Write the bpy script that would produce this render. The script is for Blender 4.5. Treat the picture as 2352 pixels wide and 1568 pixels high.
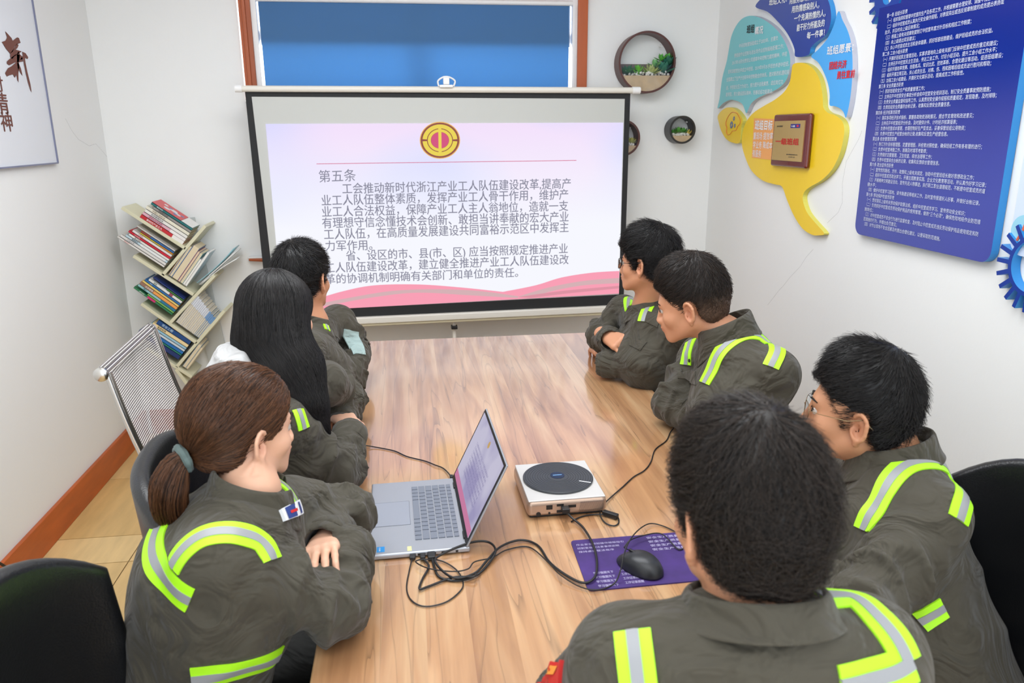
import bpy, bmesh, math, random
import numpy as np
from mathutils import Vector, Matrix
from mathutils.bvhtree import BVHTree
random.seed(7); rng = np.random.default_rng(7)
for _o in list(bpy.data.objects): bpy.data.objects.remove(_o)
scene = bpy.context.scene
COL = scene.collection

# ---------------------------------------------------------------- camera, world, lights, exposure
F_PX, PITCH, YAW, ROLL, CAM_H = 1760.4, 0.268077, 0.130992, -0.00618, 1.70
_fw = np.array([math.sin(YAW)*math.cos(PITCH), math.cos(YAW)*math.cos(PITCH), -math.sin(PITCH)])
_rt = np.array([math.cos(YAW), -math.sin(YAW), 0.0]); _up = np.cross(_rt, _fw)
_r2 = _rt*math.cos(ROLL)+_up*math.sin(ROLL); _u2 = -_rt*math.sin(ROLL)+_up*math.cos(ROLL)
CAM = np.array([0, 0, CAM_H])
cam_d = bpy.data.cameras.new('camera'); cam = bpy.data.objects.new('camera', cam_d); COL.objects.link(cam)
cam_d.sensor_width = 36.0; cam_d.lens = F_PX*36.0/2352.0; cam_d.clip_start = 0.05
cam.matrix_world = Matrix(((_r2[0], _u2[0], -_fw[0], 0), (_r2[1], _u2[1], -_fw[1], 0), (_r2[2], _u2[2], -_fw[2], CAM_H), (0, 0, 0, 1)))
cam_d.dof.use_dof = True; cam_d.dof.focus_distance = 2.5; cam_d.dof.aperture_fstop = 5.6
scene.camera = cam
scene.view_settings.view_transform = 'Standard'; scene.view_settings.look = 'None'
scene.view_settings.exposure = 0.0; scene.view_settings.gamma = 1.0; scene.view_settings.use_curve_mapping = False
world = bpy.data.worlds.new('sky'); scene.world = world; world.use_nodes = True
_bg = world.node_tree.nodes['Background']; _bg.inputs[0].default_value = (0.88, 0.94, 1.0, 1); _bg.inputs[1].default_value = 2.0
def area(name, loc, size, power, target=None, col=(1, 1, 1)):
    l = bpy.data.lights.new(name, 'AREA'); l.shape = 'RECTANGLE'; l.size, l.size_y = size; l.energy = power; l.color = col
    o = bpy.data.objects.new(name, l); COL.objects.link(o); o.location = loc
    d = Vector(target)-Vector(loc) if target else Vector((0, 0, -1))
    o.rotation_euler = d.to_track_quat('-Z', 'Y').to_euler(); return o
area('ceiling_panel_light', (0.0, 2.25, 2.83), (2.2, 1.2), 56, col=(.93, .965, 1))
area('ceiling_panel_light', (0.2, 0.3, 2.83), (2.2, 1.2), 27, col=(.93, .965, 1))
area('rear_fill_light', (.1, -1.05, 1.45), (3.0, 1.9), 8, target=(.1, 3, 1.25), col=(.86, .93, 1))  # added fill light behind the camera, brightens the lower walls
area('window_daylight', (.1, 5.3, 2.2), (2.2, 1.2), 120, target=(.1, 4.4, 1.9))

def ray(px, py): return _fw+_r2*(px-1176)/F_PX-_u2*(py-784)/F_PX
def K(px, py, X=None, Y=None, Z=None):
    """world point measured on a known plane (wall, table top, floor ...)"""
    d = ray(px, py)
    if X is not None: t = X/d[0]
    elif Y is not None: t = Y/d[1]
    else: t = (Z-CAM_H)/d[2]
    return CAM+d*t

# ---------------------------------------------------------------- helpers
def srgb(r, g, b):
    f = lambda c: c/12.92 if c <= 0.04045 else ((c+0.055)/1.055)**2.4
    return (f(r/255), f(g/255), f(b/255), 1)
def mat(name, col, rough=0.6, metal=0.0, bump=0.0, bscale=200.0, emit=0.0, var=0.0, vscale=8.0, coat=0.0, sheen=0.0, spec=0.5, trans=0.0, stretch=None):
    m = bpy.data.materials.new(name); m.use_nodes = True; nt = m.node_tree; b = nt.nodes['Principled BSDF']
    b.inputs['Base Color'].default_value = col; b.inputs['Roughness'].default_value = rough; b.inputs['Metallic'].default_value = metal
    b.inputs['Coat Weight'].default_value = coat; b.inputs['Sheen Weight'].default_value = sheen; b.inputs['Specular IOR Level'].default_value = spec
    b.inputs['Transmission Weight'].default_value = trans
    if emit: b.inputs['Emission Color'].default_value = col; b.inputs['Emission Strength'].default_value = emit
    tc = nt.nodes.new('ShaderNodeTexCoord'); mp = nt.nodes.new('ShaderNodeMapping'); nt.links.new(tc.outputs['Object'], mp.inputs[0])
    if stretch: mp.inputs['Scale'].default_value = stretch
    if var:
        n = nt.nodes.new('ShaderNodeTexNoise'); n.inputs['Scale'].default_value = vscale; n.inputs['Detail'].default_value = 5
        nt.links.new(mp.outputs[0], n.inputs['Vector'])
        r = nt.nodes.new('ShaderNodeValToRGB'); r.color_ramp.elements[0].position = 0.3; r.color_ramp.elements[1].position = 0.7
        r.color_ramp.elements[0].color = tuple(c*(1-var) for c in col[:3])+(1,); r.color_ramp.elements[1].color = tuple(min(1, c*(1+var)) for c in col[:3])+(1,)
        nt.links.new(n.outputs[0], r.inputs[0]); nt.links.new(r.outputs[0], b.inputs['Base Color'])
    if bump:
        n2 = nt.nodes.new('ShaderNodeTexNoise'); n2.inputs['Scale'].default_value = bscale; n2.inputs['Detail'].default_value = 4
        nt.links.new(mp.outputs[0], n2.inputs['Vector'])
        bp = nt.nodes.new('ShaderNodeBump'); bp.inputs['Strength'].default_value = bump; bp.inputs['Distance'].default_value = 0.01
        nt.links.new(n2.outputs[0], bp.inputs['Height']); nt.links.new(bp.outputs[0], b.inputs['Normal'])
    return m
def thin_glass(name):
    m = bpy.data.materials.new(name); m.use_nodes = True; nt = m.node_tree; nt.nodes.remove(nt.nodes['Principled BSDF']); N = nt.nodes.new
    t = N('ShaderNodeBsdfTransparent'); g = N('ShaderNodeBsdfGlossy'); g.inputs['Roughness'].default_value = .03; f = N('ShaderNodeFresnel'); f.inputs[0].default_value = 1.35; x = N('ShaderNodeMixShader')
    nt.links.new(f.outputs[0], x.inputs[0]); nt.links.new(t.outputs[0], x.inputs[1]); nt.links.new(g.outputs[0], x.inputs[2]); nt.links.new(x.outputs[0], nt.nodes['Material Output'].inputs[0]); return m
def emis(name, col, s=1.0):
    m = bpy.data.materials.new(name); m.use_nodes = True; nt = m.node_tree; nt.nodes.remove(nt.nodes['Principled BSDF'])
    e = nt.nodes.new('ShaderNodeEmission'); e.inputs[0].default_value = col; e.inputs[1].default_value = s
    nt.links.new(e.outputs[0], nt.nodes['Material Output'].inputs[0]); return m
def tag(o, label=None, cat=None, group=None, kind=None):
    if label: o['label'] = label
    if cat: o['category'] = cat
    if group: o['group'] = group
    if kind: o['kind'] = kind
    return o
def empty(name, loc=(0, 0, 0), rz=0.0, label=None, cat=None, group=None):
    o = bpy.data.objects.new(name, None); COL.objects.link(o); o.location = loc; o.rotation_euler = (0, 0, rz); o.empty_display_size = 0.05
    return tag(o, label, cat, group)
def rotz(a): return np.array(Matrix.Rotation(a, 3, 'Z'))
def obj_from(name, verts, faces, m, parent=None, smooth=False, fm=None):
    me = bpy.data.meshes.new(name); me.from_pydata([tuple(map(float, v)) for v in verts], [], [tuple(int(i) for i in f) for f in faces])
    return mesh_obj(name, me, m, parent, smooth, fm)
def mesh_obj(name, me, m, parent=None, smooth=False, fm=None):
    for mm in (m if isinstance(m, (list, tuple)) else [m]): me.materials.append(mm)
    if fm is not None: me.polygons.foreach_set('material_index', np.array(fm, dtype=np.int32))
    if smooth: me.polygons.foreach_set('use_smooth', [True]*len(me.polygons))
    me.update()
    o = bpy.data.objects.new(name, me); COL.objects.link(o)
    if parent: adopt(o, parent)
    return o
def pw(o):
    b = Matrix.LocRotScale(o.location, o.rotation_euler, o.scale)
    return pw(o.parent)@o.matrix_parent_inverse@b if o.parent else b
def adopt(o, p):
    o.parent = p; o.matrix_parent_inverse = pw(p).inverted()   # geometry stays where it was built
def quads_obj(name, V, Q, m, parent=None, smooth=True):
    me = bpy.data.meshes.new(name); V = np.asarray(V, dtype=np.float32); Q = np.asarray(Q, dtype=np.int32); n = Q.shape[1]
    me.vertices.add(len(V)); me.vertices.foreach_set('co', V.ravel())
    me.loops.add(Q.size); me.loops.foreach_set('vertex_index', Q.ravel())
    me.polygons.add(len(Q)); me.polygons.foreach_set('loop_start', np.arange(0, Q.size, n, dtype=np.int32))
    me.update(calc_edges=True)
    return mesh_obj(name, me, m, parent, smooth)
class MB:
    def __init__(s): s.v = []; s.f = []; s.m = []
    def add(s, v, f, mi=0):
        n = len(s.v); s.v += [tuple(map(float, x)) for x in v]; s.f += [tuple(n+i for i in q) for q in f]; s.m += [mi]*len(f); return s
    def box(s, c, sz, R=None, mi=0):
        c = np.array(c, float); h = np.array(sz, float)/2; R = np.eye(3) if R is None else np.array(R)
        v = [c+R@(h*np.array(k)) for k in ((-1,-1,-1),(1,-1,-1),(1,1,-1),(-1,1,-1),(-1,-1,1),(1,-1,1),(1,1,1),(-1,1,1))]
        return s.add(v, [(0,3,2,1),(4,5,6,7),(0,1,5,4),(1,2,6,5),(2,3,7,6),(3,0,4,7)], mi)
    def tube(s, pts, r, n=10, mi=0, closed=False, cap=True):
        pts = [np.array(p, float) for p in pts]; rr = r if hasattr(r, '__len__') else [r]*len(pts); V = []; prev = None
        for i, p in enumerate(pts):
            a = pts[(i+1) % len(pts)] if (closed or i < len(pts)-1) else pts[i]; b = pts[i-1] if (closed or i > 0) else pts[i]
            t = a-b; t = t/(np.linalg.norm(t)+1e-12)
            if prev is None:
                q = np.array([0, 0, 1.]) if abs(t[2]) < .9 else np.array([1., 0, 0]); u = np.cross(t, q)
            else: u = prev-t*(prev@t)
            u = u/(np.linalg.norm(u)+1e-12); prev = u; w = np.cross(t, u)
            for k in range(n):
                an = 2*math.pi*k/n; V.append(p+(u*math.cos(an)+w*math.sin(an))*rr[i])
        Fc = []; L = len(pts)
        for i in range(L if closed else L-1):
            j = (i+1) % L
            for k in range(n): Fc.append((i*n+k, i*n+(k+1) % n, j*n+(k+1) % n, j*n+k))
        if cap and not closed: Fc.append(tuple(range(n-1, -1, -1))); Fc.append(tuple((L-1)*n+k for k in range(n)))
        return s.add(V, Fc, mi)
    def lathe(s, prof, c=(0, 0, 0), axis=(0, 0, 1), n=24, mi=0):
        ax = np.array(axis, float); ax /= np.linalg.norm(ax); q = np.array([1., 0, 0]) if abs(ax[0]) < .9 else np.array([0, 1., 0])
        u = np.cross(ax, q); u /= np.linalg.norm(u); w = np.cross(ax, u); c = np.array(c, float); V = []; Fc = []
        for r, h in prof:
            for k in range(n): an = 2*math.pi*k/n; V.append(c+ax*h+(u*math.cos(an)+w*math.sin(an))*r)
        for i in range(len(prof)-1):
            for k in range(n): Fc.append((i*n+k, i*n+(k+1) % n, (i+1)*n+(k+1) % n, (i+1)*n+k))
        Fc.append(tuple(range(n-1, -1, -1))); Fc.append(tuple((len(prof)-1)*n+k for k in range(n)))
        return s.add(V, Fc, mi)
    def prism(s, poly, off, mi=0):
        """closed polygon of 3-D points pushed along off"""
        p = [np.array(q, float) for q in poly]; n = len(p); o = np.array(off, float)
        v = p+[q+o for q in p]
        return s.add(v, [tuple(range(n)), tuple(range(2*n-1, n-1, -1))]+[(i, i+n, (i+1) % n+n, (i+1) % n) for i in range(n)], mi)
    def build(s, name, m, parent=None, smooth=False, bevel=0, seg=2, loc=None):
        o = obj_from(name, s.v, s.f, m, parent, smooth, s.m if isinstance(m, (list, tuple)) else None)
        bm = bmesh.new(); bm.from_mesh(o.data); bmesh.ops.recalc_face_normals(bm, faces=bm.faces); bm.to_mesh(o.data); bm.free()
        if bevel:
            b = o.modifiers.new('bevel', 'BEVEL'); b.width = bevel; b.segments = seg; b.limit_method = 'ANGLE'; b.angle_limit = 0.6
            o.data.polygons.foreach_set('use_smooth', [True]*len(o.data.polygons))
            w = o.modifiers.new('wn', 'WEIGHTED_NORMAL')
        elif smooth: auto_smooth(o)
        return o
def auto_smooth(o, ang=0.7):
    try: o.data.set_sharp_from_angle(angle=ang)
    except Exception: pass
def catmull(pts, n=8, closed=False):
    P = [np.array(p, float) for p in pts]; out = []; L = len(P)
    for i in range(L if closed else L-1):
        if closed: a, b, c, d = P[i-1], P[i], P[(i+1) % L], P[(i+2) % L]
        else: a, b, c, d = P[max(i-1, 0)], P[i], P[i+1], P[min(i+2, L-1)]
        for k in range(n):
            t = k/n; out.append(0.5*((2*b)+(-a+c)*t+(2*a-5*b+4*c-d)*t*t+(-a+3*b-3*c+d)*t**3))
    if not closed: out.append(P[-1])
    return out
def earclip(o):  # triangulate concave caps cleanly
    bm = bmesh.new(); bm.from_mesh(o.data); bmesh.ops.triangulate(bm, faces=[f for f in bm.faces if len(f.verts) > 4]); bmesh.ops.recalc_face_normals(bm, faces=bm.faces); bm.to_mesh(o.data); bm.free()
_txt = {}
def text_geo(s, bold=0.0, res=2):
    """flat outlines of a line of writing, one em high, from Blender's own font"""
    cu = bpy.data.curves.new('t', 'FONT'); cu.body = s; cu.size = 1.0; cu.resolution_u = res; cu.offset = 0
    ob = bpy.data.objects.new('t', cu); me = bpy.data.meshes.new_from_object(ob)
    n = len(me.vertices); co = np.zeros(n*3, np.float32); me.vertices.foreach_get('co', co); co = co.reshape(-1, 3)
    fs = [tuple(p.vertices) for p in me.polygons]
    bpy.data.objects.remove(ob); bpy.data.curves.remove(cu); bpy.data.meshes.remove(me)
    return co, fs
class Writing:
    """several lines of writing laid onto a surface by a mapping (u right, v up) -> world, joined as one part"""
    def __init__(s): s.v = []; s.f = []
    def line(s, txt, fmap, u0, v0, size, bold=0.0, width=None, slant=0.0, aspect=1.0, vertical=False):
        if not txt: return
        co, fs = text_geo(txt, bold)
        if len(co) == 0: return
        x = co[:, 0].copy(); y = co[:, 1].copy()
        sx = size*aspect
        if width is not None: sx = width/(x.max())
        b_ = bold*size; offs = [(0, 0)] if bold <= 0 else ([(-b_, -b_*.6), (b_, b_*.6)] if bold <= .015 else [(-b_, -b_), (b_, b_), (-b_, b_), (b_, -b_)])
        o_ = np.array(fmap(0, 0)); nn = np.cross(np.array(fmap(1, 0))-o_, np.array(fmap(0, 1))-o_); nn = nn/(np.linalg.norm(nn)+1e-12); nn = nn if nn@(CAM-o_) > 0 else -nn
        for ci, (ox, oy) in enumerate(offs):
            n = len(s.v)
            for a, b in zip(x*sx+slant*y*size, y*size): s.v.append(tuple(np.array(fmap(u0+a+ox, v0+b+oy))+nn*.00025*ci))
            s.f += [tuple(n+i for i in q) for q in fs]
    def build(s, name, m, parent):
        return obj_from(name, s.v, s.f, m, parent)
# ---------------------------------------------------------------- materials
XL, XR, YB, ZC, YF = -1.585, 1.775, 4.45, 2.85, -1.2
def wall_mat(name, col):
    m = mat(name, col, rough=0.85, bump=0.05, bscale=60); nt = m.node_tree; b = nt.nodes['Principled BSDF']
    tc = nt.nodes.new('ShaderNodeTexCoord'); n = nt.nodes.new('ShaderNodeTexNoise'); n.inputs['Scale'].default_value = 1.7; n.inputs['Detail'].default_value = 6
    nt.links.new(tc.outputs['Object'], n.inputs[0]); r = nt.nodes.new('ShaderNodeValToRGB')
    r.color_ramp.elements[0].color = tuple(c*.965 for c in col[:3])+(1,); r.color_ramp.elements[1].color = col
    nt.links.new(n.outputs[0], r.inputs[0]); nt.links.new(r.outputs[0], b.inputs['Base Color']); return m
M = {}
M['wall'] = wall_mat('painted_wall', srgb(240, 241, 240))
M['ceiling'] = mat('ceiling_paint', srgb(235, 235, 233), rough=.9)
M['tile'] = mat('floor_tile', srgb(214, 178, 118), rough=.35, var=.12, vscale=5, stretch=(5, 1, 1))
M['grout'] = mat('tile_joint', srgb(70, 55, 40), rough=.9)
M['wood_red'] = mat('varnished_wood', srgb(176, 84, 34), rough=.35, var=.22, vscale=6, bump=.05, bscale=80, stretch=(1, 1, .1))
M['base'] = mat('skirting_wood', srgb(182, 88, 34), rough=.4, var=.16, vscale=7, stretch=(3, .6, 3))
M['white'] = mat('white_plastic', srgb(238, 238, 238), rough=.35)
M['black'] = mat('black_plastic', srgb(26, 26, 28), rough=.45)
M['chrome'] = mat('chrome', srgb(205, 203, 200), rough=.2, metal=1)
M['leather'] = mat('black_leather', srgb(18, 19, 22), rough=.33, bump=.12, bscale=260, spec=.6)
M['redwood'] = mat('dark_red_wood', srgb(84, 22, 24), rough=.3, var=.2, vscale=9)
M['olive'] = None
def stone(*a): pass
# table wood: long planks with dark flowing grain
def table_mat():
    m = bpy.data.materials.new('walnut_laminate'); m.use_nodes = True; nt = m.node_tree; b = nt.nodes['Principled BSDF']; N = nt.nodes.new; L = nt.links.new
    tc = N('ShaderNodeTexCoord'); sep = N('ShaderNodeSeparateXYZ'); L(tc.outputs['Object'], sep.inputs[0])
    # plank index along x (width 8.5 cm)
    mx = N('ShaderNodeMath'); mx.operation = 'MULTIPLY'; mx.inputs[1].default_value = 11.5; L(sep.outputs[0], mx.inputs[0])
    fl = N('ShaderNodeMath'); fl.operation = 'FLOOR'; L(mx.outputs[0], fl.inputs[0])
    wn = N('ShaderNodeTexWhiteNoise'); wn.noise_dimensions = '1D'; L(fl.outputs[0], wn.inputs['W'])
    off = N('ShaderNodeMath'); off.operation = 'MULTIPLY'; off.inputs[1].default_value = 7.0; L(wn.outputs['Value'], off.inputs[0])
    cmb = N('ShaderNodeCombineXYZ'); L(sep.outputs[0], cmb.inputs[0])
    ya = N('ShaderNodeMath'); ya.operation = 'ADD'; L(sep.outputs[1], ya.inputs[0]); L(off.outputs[0], ya.inputs[1]); L(ya.outputs[0], cmb.inputs[1]); L(off.outputs[0], cmb.inputs[2])
    mp = N('ShaderNodeMapping'); mp.inputs['Scale'].default_value = (9, .9, 1); L(cmb.outputs[0], mp.inputs[0])
    n1 = N('ShaderNodeTexNoise'); n1.inputs['Scale'].default_value = 1.3; n1.inputs['Detail'].default_value = 5; n1.inputs['Distortion'].default_value = .6; L(mp.outputs[0], n1.inputs[0])
    r1 = N('ShaderNodeValToRGB'); e = r1.color_ramp.elements
    e[0].position = .28; e[0].color = srgb(150, 102, 68); e[1].position = .72; e[1].color = srgb(224, 186, 142)
    q = r1.color_ramp.elements.new(.5); q.color = srgb(199, 151, 107)
    L(n1.outputs[0], r1.inputs[0])
    # fine dark veins
    mp2 = N('ShaderNodeMapping'); mp2.inputs['Scale'].default_value = (6.5, .38, 1); L(cmb.outputs[0], mp2.inputs[0])
    n2 = N('ShaderNodeTexNoise'); n2.inputs['Scale'].default_value = 1.6; n2.inputs['Detail'].default_value = 2.5; n2.inputs['Distortion'].default_value = 1.0; L(mp2.outputs[0], n2.inputs[0])
    s2 = N('ShaderNodeMath'); s2.operation = 'MULTIPLY'; s2.inputs[1].default_value = 6.0; L(n2.outputs[0], s2.inputs[0])
    fr = N('ShaderNodeMath'); fr.operation = 'FRACT'; L(s2.outputs[0], fr.inputs[0])
    r2 = N('ShaderNodeValToRGB'); e = r2.color_ramp.elements; e[0].position = 0; e[0].color = (.42, .42, .42, 1); e[1].position = .16; e[1].color = (1, 1, 1, 1)
    q = r2.color_ramp.elements.new(.05); q.color = (.72, .72, .72, 1); q = r2.color_ramp.elements.new(1.0); q.color = (.9, .9, .9, 1)
    L(fr.outputs[0], r2.inputs[0])
    mul = N('ShaderNodeMix'); mul.data_type = 'RGBA'; mul.blend_type = 'MULTIPLY'; mul.inputs[0].default_value = .75; L(r1.outputs[0], mul.inputs[6]); L(r2.outputs[0], mul.inputs[7])
    # plank tone
    r3 = N('ShaderNodeValToRGB'); r3.color_ramp.elements[0].color = (.86, .83, .80, 1); r3.color_ramp.elements[1].color = (1.0, 1.0, 1.0, 1); L(wn.outputs['Value'], r3.inputs[0])
    m2 = N('ShaderNodeMix'); m2.data_type = 'RGBA'; m2.blend_type = 'MULTIPLY'; m2.inputs[0].default_value = 1; L(mul.outputs[2], m2.inputs[6]); L(r3.outputs[0], m2.inputs[7])
    # fine fibres
    mp3 = N('ShaderNodeMapping'); mp3.inputs['Scale'].default_value = (140, 3, 1); L(cmb.outputs[0], mp3.inputs[0])
    n3 = N('ShaderNodeTexNoise'); n3.inputs['Scale'].default_value = 1; n3.inputs['Detail'].default_value = 3; L(mp3.outputs[0], n3.inputs[0])
    r4 = N('ShaderNodeValToRGB'); r4.color_ramp.elements[0].color = (.8, .78, .76, 1); r4.color_ramp.elements[1].color = (1.1, 1.1, 1.1, 1); L(n3.outputs[0], r4.inputs[0])
    m3 = N('ShaderNodeMix'); m3.data_type = 'RGBA'; m3.blend_type = 'MULTIPLY'; m3.inputs[0].default_value = .7; L(m2.outputs[2], m3.inputs[6]); L(r4.outputs[0], m3.inputs[7])
    L(m3.outputs[2], b.inputs['Base Color']); b.inputs['Roughness'].default_value = .30; b.inputs['Specular IOR Level'].default_value = .6; b.inputs['Coat Weight'].default_value = 1.0; b.inputs['Coat Roughness'].default_value = .10; b.inputs['Coat IOR'].default_value = 1.9
    return m
M['table'] = table_mat()

# ---------------------------------------------------------------- room shell
def struct(name, mb, m, **k): return tag(mb.build(name, m, **k), kind='structure')
struct('wall_left', MB().box((XL-.05, (YB+YF)/2, ZC/2), (.1, YB-YF+.1, ZC)), M['wall'])
struct('wall_right', MB().box((XR+.05, (YB+YF)/2, ZC/2), (.1, YB-YF+.1, ZC)), M['wall'])
struct('ceiling', MB().box(((XL+XR)/2, (YB+YF)/2, ZC+.04), (XR-XL+.2, YB-YF+.2, .08)), M['ceiling'])
# back wall with the window opening
wl, wr = K(548, 60, Y=YB)[0], K(1347, 60, Y=YB)[0]; wz0, wz1 = 1.86, 2.47
w = MB()
w.box(((XL+wl)/2, YB+.1, ZC/2), (wl-XL, .2, ZC)); w.box(((XR+wr)/2, YB+.1, ZC/2), (XR-wr, .2, ZC))
w.box(((wl+wr)/2, YB+.1, wz0/2), (wr-wl, .2, wz0)); w.box(((wl+wr)/2, YB+.1, (wz1+ZC)/2), (wr-wl, .2, ZC-wz1))
struct('wall_back', w, M['wall'])
for i, (z, y) in enumerate(((0, 0),)):
    pass
# floor: slab with separate tiles over it
fl = tag(MB().box(((XL+XR)/2, (YB+YF)/2, -.03), (XR-XL+.2, YB-YF+.2, .05)).build('floor', M['grout']), kind='structure')
ty = [-1.2, -.44, .16, .76, 1.36, 1.96, 2.56, 2.99, 3.215, 3.82, YB]
tx = [XL, -1.40, -1.20, -.60, 0, .6, 1.2, XR]
tcol = [mat('floor_tile', srgb(*c), rough=.32, var=.10, vscale=4, stretch=(6, 1, 1)) for c in ((214, 180, 122), (208, 172, 112), (220, 188, 132))]
xe = [XL, -1.205, -.6, 0, .6, 1.2, XR]
for j in range(len(ty)-1):
    for i in range(len(xe)-1):
        g = .0022; x0, x1, y0, y1 = xe[i]+g, xe[i+1]-g, ty[j]+g, ty[j+1]-g
        if i == 0 and j in (6, 7): pass
        MB().box(((x0+x1)/2, (y0+y1)/2, -.003), (x1-x0, y1-y0, .006)).build('tile', tcol[(i*3+j*5) % 3], fl)
# skirting boards
struct('baseboard_left', MB().box((XL+.009, (YB+YF)/2, .0725), (.018, YB-YF, .145)), M['base'], bevel=.004)
struct('baseboard_back', MB().box(((XL+XR)/2+.01, YB-.009, .0725), (XR-XL-.06, .018, .145)), M['base'], bevel=.004)
struct('baseboard_right', MB().box((XR-.009, (YB+YF)/2, .0725), (.018, YB-YF, .145)), M['base'], bevel=.004)
# window
wn_ = empty('window_1', (0, 0, 0)); wn_['kind'] = 'structure'
fo_l = K(546, 3, Y=YB-.02)[0]; fi_l = K(573, 3, Y=YB-.02)[0]; fo_r = K(1351, 3, Y=YB-.02)[0]; fi_r = K(1328, 3, Y=YB-.02)[0]
zt = 2.52; zb = 1.83
b = MB(); b.box(((fo_l+fi_l)/2, YB-.008, (zb+zt)/2), (fi_l-fo_l, .035, zt-zb)); b.box(((fo_l+fi_l)/2-.004, YB-.03, (zb+zt)/2), (.02, .012, zt-zb))
b.build('window_frame', M['wood_red'], wn_, bevel=.003)
MB().box(((fo_r+fi_r)/2, YB-.008, (zb+zt)/2), (fo_r-fi_r, .035, zt-zb)).build('window_frame', M['wood_red'], wn_, bevel=.003)
ztop = K(900, 2, Y=YB)[2]+.012
MB().box(((fo_l+fo_r)/2, YB-.012, ztop+.05), (fo_r-fo_l+.10, .05, .05)).build('window_frame', M['wood_red'], wn_, bevel=.003)
MB().box(((fo_l+fo_r)/2, YB-.012, zb+.02), (fo_r-fo_l, .05, .05)).build('window_sill', M['wood_red'], wn_, bevel=.003)
jm = MB()
jm.box((fi_l+.012, YB+.04, (zb+zt)/2), (.03, .10, zt-zb)); jm.box((fi_r-.012, YB+.04, (zb+zt)/2), (.03, .10, zt-zb)); jm.box(((fi_l+fi_r)/2, YB+.05, ztop+.02), (fi_r-fi_l, .1, .05))
jm.build('window_jamb', M['white'], wn_, bevel=.002)
sash = MB(); xm = (fi_l+fi_r)/2
sash.box((xm, YB+.11, 2.20), (fi_r-fi_l, .03, .05)); sash.box((xm, YB+.11, zb+.05), (fi_r-fi_l, .03, .05)); sash.box((xm, YB+.11, 2.1), (.05, .03, .5))
sash.build('window_sash', M['white'], wn_)
M['glass'] = thin_glass('window_glass')
MB().box((xm, YB+.12, (zb+zt)/2), (fi_r-fi_l, .004, zt-zb)).build('window_pane', M['glass'], wn_)
# added translucent sheet that dims daylight on the upper blind
_zb = K(900, 108, Y=YB+.1)[2]
def shade_sheet_mat():
    m = mat('added_shade_sheet', srgb(150, 160, 175), rough=.7); nt = m.node_tree; tl = nt.nodes.new('ShaderNodeBsdfTranslucent'); tl.inputs[0].default_value = srgb(175, 185, 200); mx = nt.nodes.new('ShaderNodeMixShader'); mx.inputs[0].default_value = .6
    nt.links.new(nt.nodes['Principled BSDF'].outputs[0], mx.inputs[1]); nt.links.new(tl.outputs[0], mx.inputs[2]); nt.links.new(mx.outputs[0], nt.nodes['Material Output'].inputs[0]); return m
MB().box((xm, YB+.045, (_zb+2.5)/2), (fi_r-fi_l-.06, .003, 2.5-_zb)).build('added_shade_sheet', shade_sheet_mat(), wn_)
# roller blind
def blind_mat():
    m = mat('blue_blind_fabric', srgb(92, 138, 184), rough=.8, bump=.03, bscale=900); nt = m.node_tree
    t = nt.nodes.new('ShaderNodeBsdfTranslucent'); t.inputs[0].default_value = srgb(112, 160, 198)
    mx = nt.nodes.new('ShaderNodeMixShader'); mx.inputs[0].default_value = .42
    nt.links.new(nt.nodes['Principled BSDF'].outputs[0], mx.inputs[1]); nt.links.new(t.outputs[0], mx.inputs[2]); nt.links.new(mx.outputs[0], nt.nodes['Material Output'].inputs[0]); return m
bl = empty('roller_blind', (xm, YB, ztop), label='blue roller blind pulled down in the wood-framed window', cat='blind')
YBL = YB+.005
def loc(o, p): return o
bx0, bx1 = K(598, 60, Y=YBL)[0], K(1307, 60, Y=YBL)[0]; bzt = K(950, 8, Y=YBL)[2]
loc(MB().box(((bx0+bx1)/2, YBL, (bzt+1.875)/2), (bx1-bx0, .002, bzt-1.875)).build('blind_fabric', blind_mat(), bl), bl.location)
loc(MB().tube([(bx0-.03, YBL-.004, bzt+.012), (bx1+.02, YBL-.004, bzt+.012)], .014, 12).build('blind_rail', M['white'], bl, smooth=True), bl.location)
bc = MB(); cx = K(1321, 60, Y=YBL-.02)[0]
for k in range(98):
    zz = bzt-.005*k-.004
    for dx in (0, .009): bc.lathe([(.0008, -.0016), (.0016, 0), (.0008, .0016)], (cx+dx, YBL-.022, zz), n=5)
tag(loc(bc.build('bead_chain', M['white'], bl), bl.location), kind='stuff')
# ---------------------------------------------------------------- projection screen
YS = 4.2
def P(px, py, dy=0.0): return K(px, py, Y=YS-dy)
ps = empty('projection_screen', (P(1040, 740)[0], YS, 0), label='white pull-up projection screen with black border standing before the window', cat='screen')
M['fabric_screen'] = mat('screen_fabric', srgb(196, 198, 194), rough=.8)
M['border'] = mat('screen_border', srgb(28, 29, 31), rough=.7)
M['ivory'] = mat('ivory_plastic', srgb(226, 222, 212), rough=.4)
O = [P(562, 206), P(1448, 211), P(1423, 701), P(617, 737)]
I = [P(578, 222), P(1435, 227), P(1422.5, 675), P(636, 716)]
I[2] = P(1422, 679.5); O[2] = P(1423.5, 702)
O[2] = P(1432, 701); I[2] = P(1421.5, 676)
th = np.array([0, .0015, 0])
MB().prism(I, th).build('projection_fabric', M['fabric_screen'], ps)
b = MB()
for k in range(4):
    j = (k+1) % 4; b.prism([O[k]-th*.3, O[j]-th*.3, I[j]-th*.3, I[k]-th*.3], th*1.6)
b.build('border', M['border'], ps)
MB().tube([P(548, 203.5, .01), P(1462, 207.5, .01)], .0155, 16).build('top_tube', M['ivory'], ps, smooth=True)
for a, c in (((540, 203.3), (556, 203.4)), ((1452, 207.5), (1470, 207.7))):
    MB().tube([P(*a, .01), P(*c, .01)], .0185, 16).build('end_cap', M['white'], ps, smooth=True)
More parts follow.
